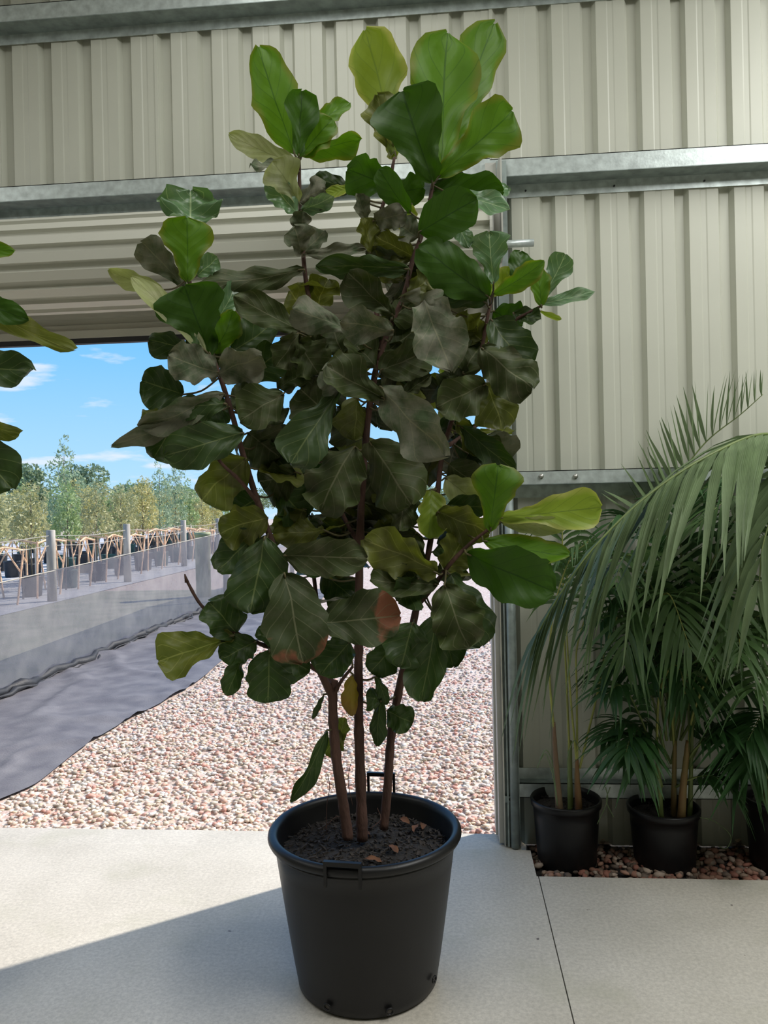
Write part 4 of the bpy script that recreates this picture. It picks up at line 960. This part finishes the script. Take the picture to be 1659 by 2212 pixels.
# --- bushy palm
cane(pB, [PD(1472, 1768, -.02), PD(1476, 1700, -.02), PD(1482, 1640, -.02), PD(1486, 1600, -.02)], .018, .009, M_caner)
cane(pB, [PD(1455, 1768, .04), PD(1456, 1690, .04), PD(1458, 1600, .04)], .013, .008, M_caner)
cane(pB, [PD(1428, 1766, .02), PD(1424, 1690, .02), PD(1418, 1600, .02)], .012, .008, M_rachisg)
cane(pB, [PD(1490, 1766, .02), PD(1492, 1690, .02), PD(1495, 1560, .02)], .012, .007, M_rachisg)
FB = [ # arched stalks, ends hang towards the room
 ([(1486,1620,-.02),(1498,1540,-.04),(1540,1440,-.10),(1590,1370,-.2),(1600,1420,-.34)], 16, .26, M_palm),
 ([(1418,1620,.02),(1424,1500,0),(1450,1440,-.06),(1470,1450,-.14),(1480,1500,-.2)], 13, .22, M_palmdeep),
 ([(1456,1610,.04),(1440,1400,.02),(1430,1300,-.05),(1450,1290,-.18),(1490,1400,-.32)], 18, .30, M_palm),
 ([(1456,1610,.04),(1430,1350,.03),(1390,1230,0),(1350,1200,-.1),(1330,1260,-.22)], 18, .30, M_palm),
 ([(1490,1600,.02),(1510,1350,.02),(1540,1210,-.02),(1600,1160,-.1),(1660,1180,-.2)], 18, .30, M_palm),
 ([(1490,1600,.04),(1480,1330,.06),(1470,1160,.06),(1480,1080,.02),(1530,1050,-.05)], 18, .30, M_palmdeep),
 ([(1460,1610,.06),(1440,1330,.08),(1420,1150,.08),(1450,1060,.06),(1520,960,.04),(1600,895,.02),(1648,852,0)], 28, .30, M_palmold),
 ([(1418,1640,.02),(1390,1600,-.03),(1365,1592,-.1),(1352,1625,-.17)], 12, .24, M_palmdeep),
 ([(1424,1680,.0),(1400,1640,-.05),(1380,1625,-.12),(1375,1660,-.18)], 10, .2, M_palmdeep),
 ([(1420,1640,.03),(1370,1520,0),(1340,1480,-.05),(1310,1500,-.12)], 12, .22, M_palmdeep),
 ([(1486,1640,0),(1510,1610,-.05),(1560,1575,-.1),(1600,1590,-.16)], 12, .22, M_palmdeep),
 ([(1430,1700,.02),(1405,1600,.03),(1350,1560,.0),(1300,1590,-.04)], 12, .2, M_palmdeep),
 ([(1495,1580,.02),(1520,1440,.02),(1560,1300,0),(1620,1260,-.06),(1660,1320,-.15)], 16, .28, M_palm),
 ([(1440,1600,.06),(1410,1400,.08),(1380,1300,.06),(1330,1290,.0),(1300,1340,-.05)], 16, .26, M_palmdeep),
 ([(1450,1600,.08),(1460,1330,.12),(1480,1200,.12),(1560,1130,.08),(1640,1130,.0)], 18, .28, M_palmdeep),
 ([(1450,1600,.08),(1500,1430,.10),(1560,1380,.08),(1640,1400,.02)], 16, .26, M_palmdeep),
 ([(1450,1600,.08),(1430,1430,.10),(1400,1390,.04),(1380,1440,-.04)], 16, .26, M_palmdeep),
 ([(1460,1700,.02),(1500,1680,-.04),(1550,1680,-.08),(1590,1720,-.1)], 10, .16, M_palmdeep),
 ([(1440,1640,.06),(1400,1480,.08),(1350,1420,.04),(1300,1450,-.02)], 16, .26, M_palmdeep),
 ([(1470,1600,.08),(1540,1480,.10),(1600,1480,.05),(1650,1540,0)], 16, .26, M_palmdeep),
 ([(1450,1600,.09),(1420,1260,.13),(1380,1140,.12),(1330,1120,.06),(1290,1180,0)], 18, .28, M_palmdeep),
 ([(1470,1600,.09),(1530,1260,.13),(1600,1100,.12),(1660,1060,.06)], 18, .28, M_palmdeep),
 ([(1450,1600,.05),(1470,1400,.02),(1500,1290,-.06),(1560,1280,-.16),(1590,1360,-.24)], 18, .30, M_palm),
 ([(1440,1600,.05),(1420,1420,.0),(1390,1330,-.06),(1360,1340,-.14),(1350,1420,-.2)], 18, .28, M_palm),
 ([(1450,1650,.09),(1480,1500,.13),(1500,1440,.10),(1520,1500,.02)], 14, .24, M_palmdeep),
 ([(1450,1650,.09),(1400,1560,.12),(1350,1620,.06)], 12, .22, M_palmdeep),
 ([(1470,1690,.05),(1530,1580,.09),(1580,1600,.05),(1620,1660,0)], 14, .24, M_palmdeep),
]
for i, (pp, n_, ln_, mt) in enumerate(FB):
    up = i == 6
    frond(pB, [PD(*q) for q in pp], n_, ln_, (.027 if not up else .024), mt, 400 + i, s0=.42 if not up else .40, ang=(68, 25) if not up else (48, 16), droop=.55 if not up else .05,
          rad=(.006, .0015), rm=M_rachis if i in (0, 1, 2) else M_rachisg, single=(i in (6,)), lift=.15 if not up else .95)
# --- wide-leaved palm: stands past the picture's edge, its fronds reach back in
cane(pC, [cC + Vector((0, 0, .22)), cC + Vector((0, .01, .5)), cC + Vector((.02, 0, .75))], .024, .014, M_caner)
cane(pC, [cC + Vector((-.06, .03, .22)), cC + Vector((-.07, .03, .45)), cC + Vector((-.08, .02, .6))], .018, .010, M_rachisg)
hub = cC + Vector((.01, 0, .7)); hub2 = cC + Vector((-.075, .02, .55))
frond(pC, [hub, P(1760, 1150, 3.15), P(1740, 985, 3.0), P(1655, 938, 2.85), P(1530, 985, 2.72), P(1400, 1070, 2.66), P(1290, 1175, 2.62), P(1215, 1275, 2.60), P(1160, 1370, 2.58)], 36, .60, .040, M_palmold, 500,
      s0=.34, ang=(36, 8), droop=.62, rad=(.009, .002), single=True, lift=-.16, lenprof=lambda f: 1.0 - .5 * f)
frond(pC, [hub, P(1800, 1100, 3.2), P(1790, 1000, 3.0), P(1740, 1000, 2.8), P(1690, 1060, 2.68), P(1650, 1170, 2.6), P(1640, 1260, 2.56)], 16, .46, .042, M_palmold, 501, s0=.4, ang=(42, 15), droop=.7, rad=(.009, .002), single=True, lift=-.1)
FC = [([hub2, PD(1690,1480,-.05), PD(1660,1440,-.15), PD(1630,1490,-.3)], 14, .30, M_palm),
      ([hub2, PD(1680,1560,-.05), PD(1650,1540,-.14), PD(1615,1600,-.24)], 14, .26, M_palmdeep),
      ([hub2, PD(1690,1600,-.08), PD(1665,1590,-.18), PD(1640,1650,-.26)], 12, .24, M_palmdeep),
      ([hub2, PD(1680,1380,-.02), PD(1640,1330,-.1), PD(1590,1390,-.2)], 14, .28, M_palm),
      ([hub, PD(1700,1250,.02), PD(1660,1120,0), PD(1580,1080,-.06), PD(1510,1130,-.12)], 18, .30, M_palm),
      ([hub, PD(1720,1200,.08), PD(1680,1040,.1), PD(1600,1000,.08), PD(1530,1060,.04)], 18, .28, M_palmdeep),
      ([hub, PD(1760,1150,.08), PD(1780,1000,.08), PD(1830,900,0)], 18, .30, M_palm),
      ([hub, PD(1800,1300,-.1), PD(1850,1200,-.3), PD(1890,1260,-.5)], 18, .30, M_palm),
      ([hub2, PD(1690,1620,.0), PD(1640,1600,-.02), PD(1580,1660,-.08)], 12, .22, M_palmdeep)]
for i, (pp, n_, ln_, mt) in enumerate(FC):
    frond(pC, pp, n_, ln_, .026, mt, 520 + i, s0=.45, ang=(68, 25), droop=.6, rad=(.006, .0015))

# ------------------------------------------------------------------ outside: weed mat, shade-cloth fence, posts
GZ = -.045
def cloth_mat(name, c, alpha, rough=.5, c2=None, scale=4.0, weave=True):
    m, nt, N, L = mat_new(name)
    o = N('ShaderNodeOutputMaterial'); b = N('ShaderNodeBsdfPrincipled'); b.inputs['Roughness'].default_value = rough
    g = N('ShaderNodeNewGeometry'); n = N('ShaderNodeTexNoise'); n.inputs['Scale'].default_value = scale; n.inputs['Detail'].default_value = 6; L(g.outputs['Position'], n.inputs[0])
    r = N('ShaderNodeValToRGB'); r.color_ramp.elements[0].position = .35; r.color_ramp.elements[1].position = .7
    r.color_ramp.elements[0].color = (*c, 1); r.color_ramp.elements[1].color = (*(c2 or tuple(k*1.5 for k in c)), 1); L(n.outputs[0], r.inputs[0]); L(r.outputs[0], b.inputs['Base Color'])
    n3 = N('ShaderNodeTexNoise'); n3.inputs['Scale'].default_value = 90; L(g.outputs['Position'], n3.inputs[0])
    bp_ = N('ShaderNodeBump'); bp_.inputs['Strength'].default_value = .25; bp_.inputs['Distance'].default_value = .01; L(n3.outputs[0], bp_.inputs['Height']); L(bp_.outputs[0], b.inputs['Normal'])
    if alpha < 1:
        t = N('ShaderNodeBsdfTransparent'); mx = N('ShaderNodeMixShader'); mx.inputs[0].default_value = alpha
        L(t.outputs[0], mx.inputs[1]); L(b.outputs[0], mx.inputs[2]); L(mx.outputs[0], o.inputs[0])
    else: L(b.outputs[0], o.inputs[0])
    return m
M_mat = cloth_mat('weed_mat', (0.115, 0.108, 0.118), 1.0, .6, (0.19, 0.18, 0.185), 5.0)
M_net = cloth_mat('shade_cloth', (0.085, 0.085, 0.11), .66, .6, (0.17, 0.165, 0.18), 3.5)
M_fold = cloth_mat('shade_cloth_fold', (0.010, 0.010, 0.012), 1.0, .6)
f0, f1 = on_z(0, 1512, GZ), on_z(430, 1326, GZ)
fd = (f1 - f0).normalized()
FA = f0 - fd * 2.2; FB_ = f0 + fd * ((13.3 - f0.y) / fd.y)
# mat on the ground
m = MB(); vs_ = []; NY, NX = 200, 50
ya, yb = edge_y + .0, FB_.y + 1.5
for i in range(NY + 1):
    y = 2.9 + (yb - 2.9) * i / NY
    xf = FA.x + fd.x / fd.y * (y - FA.y) - .15; xe_ = mat_edge_x(y)
    for j in range(NX + 1):
        u = j / NX; x = xf + (xe_ - xf) * u
        wr = .030 * (1 - min(1, 5 * abs(noise.noise(Vector((x*1.3 + y*.5, y*.55 - x*.4, 0)))))) ** 2 + .022 * (1 - min(1, 6 * abs(noise.noise(Vector((x*.8 - y*.6, y*1.0 + x*.6, 7)))))) ** 2 + .012 * noise.noise(Vector((x*5 + y, y*2.2, 3)))
        vs_.append((x, max(y, edge_y + .01) if y < edge_y else y, GZ + .018 + max(0, wr) + .012 * (1 - abs(2*u - 1))))
fs = [(i*(NX+1)+j, i*(NX+1)+j+1, (i+1)*(NX+1)+j+1, (i+1)*(NX+1)+j) for i in range(NY) for j in range(NX) if vs_[(i+1)*(NX+1)][1] > edge_y + .011]
m.add(vs_, fs, 0, True); o = m.build('weed_mat', M_mat); tag(o, 'wrinkled grey woven weed mat lying on the gravel at the fence foot', 'ground cover')
# fence: shade cloth with a bunched fold at the foot, its own timber posts
fence = tag(empty('shade_cloth_fence', (f0.x, f0.y, GZ)), 'low see-through black shade-cloth fence running away from the shed', 'fence')
def fence_top(s): return .95 + .19 * s
def cloth_strip(pa, pb, nx, name, h0, h1):
    vs_ = []; NZ = 8; d = (pb - pa); pn = Vector((-d.y, d.x, 0)).normalized()
    for i in range(nx + 1):
        s = i / nx; p = pa + d * s
        for k in range(NZ + 1):
            q = k / NZ; h = (h0 + (h1 - h0) * s) * (1 + .012 * math.sin(s * 40))
            vs_.append((p.x + pn.x * .03 * noise.noise(Vector((s*12, q*2, 1))), p.y + pn.y * .03 * noise.noise(Vector((s*12, q*2, 1))), GZ + .02 + h * q))
    fs = [(i*(NZ+1)+k, (i+1)*(NZ+1)+k, (i+1)*(NZ+1)+k+1, i*(NZ+1)+k+1) for i in range(nx) for k in range(NZ)]
    m = MB(); m.add(vs_, fs, 0, True); return m.build(name, M_net, fence)
FA_h = Vector((FA.x, FA.y, 0)); FB_h = Vector((FB_.x, FB_.y, 0)); FC_h = Vector((-3.5, 17.2, 0))
cloth_strip(FA_h, FB_h, 60, 'shade_cloth', .90, 1.19)
cloth_strip(FB_h, FC_h, 20, 'shade_cloth', 1.19, 1.19)
for pa, pb, n_ in ((FA_h, FB_h, 70), (FB_h, FC_h, 20)):
    rr = random.Random(5); pts_ = [pa.lerp(pb, i / n_) + Vector((rr.uniform(-.03, .05), 0, GZ + .03 + rr.uniform(0, .04))) for i in range(n_ + 1)]
    m = MB(); m.tube(pts_, [.018 + .05 * abs(noise.noise(Vector((i * .23, 3, 1)))) + rr.uniform(0, .022) for i in range(len(pts_))], 7); m.build('bunched_fold', M_fold, fence)
    m = MB(); m.tube([q_ + Vector((.05 + .06 * noise.noise(Vector((i * .2, 9, 1))), 0, -.02)) for i, q_ in enumerate(pts_)], [.006 + .035 * abs(noise.noise(Vector((i * .31, 5, 1)))) for i in range(len(pts_))], 6); m.build('bunched_fold', M_fold, fence)
for pa, pb, h0, h1 in ((FA_h, FB_h, .90, 1.19), (FB_h, FC_h, 1.19, 1.19)):
    m = MB(); m.tube([Vector((pa.lerp(pb, i/20).x, pa.lerp(pb, i/20).y, GZ + .02 + h0 + (h1-h0)*i/20)) for i in range(21)], .006, 5); m.build('top_wire', M_wire, fence)
for p in (FB_h, FC_h, FA_h):
    m = MB(); m.tube([(p.x - .05, p.y + .06, GZ), (p.x - .05, p.y + .06, 1.15 if p is not FA_h else .9)], .05, 12); m.build('post', M_wood, fence)

# ground beyond the fence
M_lawn = simple('worn_ground', (0.36, 0.33, 0.26), .95, c2=(0.22, 0.23, 0.16), scale=2.2, bump=.4, bscale=25)
m = MB(); m.add([(FA.x - .2, 3.8, GZ + .006), (FA.x - .05, FB_.y + 2, GZ + .006), (-30, FB_.y + 2, GZ + .006), (-30, 3.8, GZ + .006)], [(0, 1, 2, 3)]); o = m.build('ground', M_lawn); tag(o, 'worn earth behind the shade-cloth fence', 'ground', kind='structure')
m = MB(); m.add([(-7.0, 6, GZ + .012), (-7.4, 60, GZ + .012), (-40, 60, GZ + .012), (-40, 6, GZ + .012)], [(0, 1, 2, 3)]); o = m.build('ground', M_matwhite); tag(o, 'pale weed mat under the rows of potted saplings', 'ground', kind='structure')

# post-and-wire line in front of the saplings
pw = tag(empty('post_and_wire_fence'), 'row of weathered round timber posts strung with wire in front of the saplings', 'fence')
posts = [on_z(113, 1300, GZ), on_z(276, 1258, GZ), on_z(398, 1224, GZ)]
dpost = (posts[1] - posts[0]) * .5 + (posts[2] - posts[1]) * .5
posts = [posts[0] - dpost * 1.0] + posts + [posts[2] + dpost * k for k in (1, 2, 3, 4)]
PH = [1.36, 1.30, 1.34, 1.36, 1.36, 1.38, 1.38, 1.4]
for p, h in zip(posts, PH):
    m = MB(); m.tube([(p.x, p.y, GZ - .1), (p.x, p.y, GZ + h - .01), (p.x, p.y, GZ + h)], [.085, .08, .07], 14); m.build('post', M_wood, pw)
for zz in (1.02, 1.2):
    for (a, ha), (b, hb) in zip(zip(posts, PH), zip(posts[1:], PH[1:])):
        A = Vector((a.x, a.y, GZ + zz)); B = Vector((b.x, b.y, GZ + zz)); Mi = A.lerp(B, .5) - Vector((0, 0, .05))
        m = MB(); m.tube(catmull([A, Mi, B], 5), .007, 4); m.build('wire', M_wire, pw)
# timber bracing frames, one round each front-row tree
def stake_frame(loc, rot, s):
    g = empty('stake_frame', loc); g.rotation_euler.z = rot
    return g
frame_src = None
def frame_parts(g):
    q = {}
    W2, Hh = .42, 1.02
    def put(name, a, b, r, mat):
        m = MB(); m.tube([a, b], r, 6, smooth=False); me = m.build(name, mat); me.parent = g; return me
    for sx, sy in ((-1, -1), (1, -1), (1, 1), (-1, 1)):
        put('stake', (sx * W2 * .78, sy * W2 * .78, -.05), (sx * W2, sy * W2, Hh), .018, M_bamboo)
    for (a, b) in (((-1, -1), (1, -1)), ((1, -1), (1, 1)), ((1, 1), (-1, 1)), ((-1, 1), (-1, -1))):
        mid = Vector(((a[0] + b[0]) / 2 * W2 * .9, (a[1] + b[1]) / 2 * W2 * .9, Hh + .04))
        put('rail', (a[0]*W2, a[1]*W2, Hh - .03), mid, .017, M_bamboo); put('rail', mid, (b[0]*W2, b[1]*W2, Hh - .03), .017, M_bamboo)
        if a[0] == b[0]: put('brace', mid, (a[0]*W2*.9, a[1]*W2*.9, Hh - .42), .014, M_bamboo); put('brace', mid, (b[0]*W2*.9, b[1]*W2*.9, Hh - .42), .014, M_bamboo)
    put('marker_stake', (.12, -.42, 0), (.12, -.42, .95), .016, M_stakegrey)
    put('marker_stake', (-.2, .40, 0), (-.2, .40, 1.15), .016, M_pole)
def copy_tree_(src, loc, rot, sc_=1.0):
    c = src.copy(); col.objects.link(c); c.location = loc; c.rotation_euler.z = rot; c.scale = (sc_,) * 3
    for ch in list(src.children):
        d = ch.copy(); col.objects.link(d); d.parent = c
    return c
rq = random.Random(12)
fl0 = posts[0]; fdir = (posts[3] - posts[0]).normalized()
src = None
for i in range(14):
    p = posts[0] + fdir * (.3 + i * 1.62) + Vector((-.80, 0, 0))
    rot = rq.uniform(-.25, .25); sca = rq.uniform(.9, 1.1)
    if src is None:
        src = empty('stake_frame', (p.x, p.y, GZ)); frame_parts(src)
        tag(src, 'orange timber staking frame braced round a front-row sapling', 'stake frame', 'staking frames behind the wire fence')
        src.rotation_euler.z = rot
    else: copy_tree_(src, (p.x, p.y, GZ), rot, sca)

# ------------------------------------------------------------------ saplings and far trees
def foliage_mat(name, c, c2, trans=.35):
    m, nt, N, L = mat_new(name)
    o = N('ShaderNodeOutputMaterial'); b = N('ShaderNodeBsdfPrincipled'); b.inputs['Roughness'].default_value = .5
    g = N('ShaderNodeNewGeometry'); n = N('ShaderNodeTexNoise'); n.inputs['Scale'].default_value = 5; n.inputs['Detail'].default_value = 5; L(g.outputs['Position'], n.inputs[0])
    r = N('ShaderNodeValToRGB'); r.color_ramp.elements[0].position = .35; r.color_ramp.elements[1].position = .65
    r.color_ramp.elements[0].color = (*c, 1); r.color_ramp.elements[1].color = (*c2, 1); L(n.outputs[0], r.inputs[0]); L(r.outputs[0], b.inputs['Base Color'])
    t = N('ShaderNodeBsdfTranslucent'); L(r.outputs[0], t.inputs[0]); mx = N('ShaderNodeMixShader'); mx.inputs[0].default_value = trans
    L(b.outputs[0], mx.inputs[1]); L(t.outputs[0], mx.inputs[2]); L(mx.outputs[0], o.inputs[0]); return m
FM = [foliage_mat('sapling_leaf_green', (0.24, 0.34, 0.12), (0.42, 0.52, 0.24)), foliage_mat('sapling_leaf_olive', (0.34, 0.35, 0.15), (0.54, 0.52, 0.28)),
      foliage_mat('sapling_leaf_blue', (0.26, 0.36, 0.20), (0.44, 0.53, 0.34)), foliage_mat('sapling_leaf_gold', (0.42, 0.40, 0.13), (0.62, 0.56, 0.26))]
FAR = foliage_mat('far_tree_leaf', (0.15, 0.22, 0.10), (0.30, 0.38, 0.22), .25)
M_stem = simple('sapling_stem', (0.16, 0.13, 0.09), .8)
def leaf_cloud(name, centres, n, size, seed, mat, parent, aspect=.4):
    """centres: (x,y,z,rx,rz) blobs; n small pointed blades in all"""
    rg = np.random.default_rng(seed); C = np.array(centres, float); idx = rg.choice(len(C), n, p=(C[:, 3]**2*C[:, 4])/np.sum(C[:, 3]**2*C[:, 4]))
    d = rg.normal(size=(n, 3)); d /= np.linalg.norm(d, axis=1)[:, None]; rad = rg.uniform(.35, 1, n)[:, None] ** .5
    pos = C[idx, :3] + d * rad * np.stack([C[idx, 3], C[idx, 3], C[idx, 4]], 1)
    a = rg.normal(size=(n, 3)); a[:, 2] -= .3; a /= np.linalg.norm(a, axis=1)[:, None]
    b = np.cross(a, rg.normal(size=(n, 3))); b /= np.linalg.norm(b, axis=1)[:, None]
    s = (size * rg.uniform(.6, 1.3, n))[:, None]
    v = np.stack([pos - a*s*.5, pos + b*s*aspect*.5, pos + a*s*.5, pos - b*s*aspect*.5], 1).reshape(-1, 3)
    me = bpy.data.meshes.new(name); me.vertices.add(n*4); me.vertices.foreach_set('co', v.reshape(-1).astype(np.float32))
    me.loops.add(n*4); me.loops.foreach_set('vertex_index', np.arange(n*4, dtype=np.int32)); me.polygons.add(n); me.polygons.foreach_set('loop_start', np.arange(0, n*4, 4, dtype=np.int32))
    me.update(calc_edges=True); me.materials.append(mat); o = bpy.data.objects.new(name, me); col.objects.link(o); o.parent = parent; o['kind'] = 'stuff'; return o
SAP = []
for k, (lab, h, mt, pm, blob) in enumerate([
   ('narrow green sapling in a dark green nursery bag in the staked rows', 2.8, 0, M_gpot, [(0,0,1.45,.36,.42),(.15,.1,1.95,.30,.34),(-.15,-.05,2.2,.22,.30),(.05,0,2.6,.15,.26)]),
   ('bushy olive sapling in a charcoal nursery bag in the staked rows', 2.45, 1, M_bpot, [(0,0,1.4,.46,.42),(.1,-.1,1.85,.38,.38),(-.1,.1,2.15,.25,.28)]),
   ('tall blue-green sapling with a wispy tip in the staked rows', 3.3, 2, M_gpot, [(0,0,1.5,.38,.48),(.2,.1,2.1,.30,.34),(-.18,-.1,2.35,.28,.36),(.1,0,2.75,.24,.28),(-.05,.05,3.1,.12,.22)]),
   ('yellow-green sapling with drooping shoots in the staked rows', 2.4, 3, M_bpot, [(0,0,1.35,.42,.46),(-.08,.05,1.8,.36,.36),(.1,0,2.1,.2,.26)])]):
    g = empty('potted_sapling'); tag(g, lab, 'potted tree', 'rows of potted saplings')
    m = MB(); m.lathe([(0, .0), (.18, 0), (.19, .01), (.225, .40), (.235, .41), (.235, .44), (.21, .44), (.205, .38), (0, .38)], (0, 0, 0), 20); o = m.build('pot', pm); o.parent = g
    m = MB(); rr = random.Random(k); m.tube([(0, 0, .35), (.02, .01, 1.0), (-.01, .02, 1.7), (0, 0, h - .25)], [.018, .015, .010, .004], 6); o = m.build('stem', M_stem); o.parent = g
    for bi in range(5):
        a = rr.uniform(0, 6.28); z0 = rr.uniform(.95, h - .8); o_ = MB(); o_.tube([(0, 0, z0), (.12*math.cos(a), .12*math.sin(a), z0+.18), (.24*math.cos(a), .24*math.sin(a), z0+.42)], [.008, .006, .003], 5); q = o_.build('branch', M_stem); q.parent = g
    leaf_cloud('foliage', blob, 1350, .095, 40 + k, FM[mt], g); SAP.append(g)
used = [False] * 4
SAP_LAB = [g['label'].replace(' in the staked rows', '') for g in SAP]
ROWN = [' inside the staking frames', ' one row behind the frames', ' two rows behind the frames', ' three rows behind the frames', ' four rows behind the frames', ' in the rearmost row']
rows = [(-.80, .3, 1.62), (-2.2, .9, 1.45), (-3.7, .2, 1.5), (-5.3, .7, 1.6), (-7.2, .1, 1.9), (-9.5, .5, 2.3)]
for ri, (off, st, sp_) in enumerate(rows):
    y = st - 1.5 if ri else st - 1.62
    while y < (26 if ri < 3 else 36):
        p = posts[0] + fdir * y + Vector((off + (rq.uniform(-.15, .15) if ri else 0), rq.uniform(-.2, .2) if ri else 0, 0)); k = rq.choices(range(4), (4, 5, 1.4, 4))[0]
        y += sp_ * (rq.uniform(.85, 1.15) if ri else 1)
        lat = Vector((p.x, p.y, 0)).dot(R0) / Vector((p.x, p.y, 0)).dot(Fh)
        if lat < -.56 or lat > -.08: continue
        z = GZ + .012; sca = rq.uniform(.86, 1.12)
        lab_ = SAP_LAB[k] + ROWN[ri]
        if not used[k]: SAP[k]['label'] = lab_; SAP[k].location = (p.x, p.y, z); SAP[k].rotation_euler.z = rq.uniform(0, 6); SAP[k].scale = (sca,)*3; used[k] = True
        else: copy_tree_(SAP[k], (p.x, p.y, z), rq.uniform(0, 6.28), sca)['label'] = lab_
for k in range(4):
    if not used[k]: SAP[k].location = (-12, 22 + 2*k, GZ)
# far trees beyond the nursery
def far_tree(px, top_py, depth, wid, lab, seed, n=3800):
    g_ = P(px, 1110, depth); h = P(px, top_py, depth).z
    g = empty('tree', (g_.x, g_.y, GZ)); tag(g, lab, 'tree', 'trees beyond the nursery rows')
    rr = random.Random(seed); bl = []
    for i in range(11):
        a = rr.uniform(0, 6.28); q = rr.uniform(0, .34) * wid; z = h * rr.uniform(.45, .82); bl.append((q*math.cos(a), q*math.sin(a), z, wid * rr.uniform(.16, .27), h * rr.uniform(.12, .18)))
    leaf_cloud('crown', bl, n, .34, seed, FAR, g, .55)
    m = MB(); m.tube([(0, 0, -.1), (.1, .05, h*.3), (0, 0, h*.6)], [.22, .17, .09], 9); q = m.build('trunk', M_stem); q.parent = g
    for i in range(4):
        a = rr.uniform(0, 6.28); m = MB(); m.tube([(0, 0, h*.35), (.2*wid*math.cos(a), .2*wid*math.sin(a), h*.65)], [.09, .04], 6); q = m.build('limb', M_stem); q.parent = g
far = [(62, 992, 62, 5, 'broad round-headed tree standing beyond the potted saplings'), (178, 990, 70, 6, 'domed grey-green tree behind the tall wispy sapling'), (-60, 985, 55, 6, 'round tree beyond the saplings near the second fig'),
       (290, 1035, 85, 8, 'low distant tree on the skyline beside the domed tree'), (395, 1045, 98, 9, 'far low tree on the skyline beyond the fence corner'), (540, 1048, 112, 10, 'far low tree glimpsed past the hanging fig leaves'), (700, 1045, 98, 10, 'far tree glimpsed between the fig stems'), (860, 1040, 110, 11, 'far tree behind the middle of the fig'), (1000, 1045, 96, 10, 'far tree on the skyline near the door jamb')]
for i, (px, ty, d, w_, lab) in enumerate(far): far_tree(px, ty, d, w_, lab, 60 + i)
# sage tub at the fence corner
p = P(437, 1150, 14.4); tz = p.z - GZ; p.z = GZ
m = MB(); m.lathe([(0, 0), (.125, 0), (.135, .02), (.14, tz - .06), (.15, tz - .05), (.15, tz), (.13, tz), (.128, tz - .1), (0, tz - .1)], p, 28); o = m.build('tub', M_tub); tag(o, 'slim sage green drum standing behind the fence corner', 'drum')
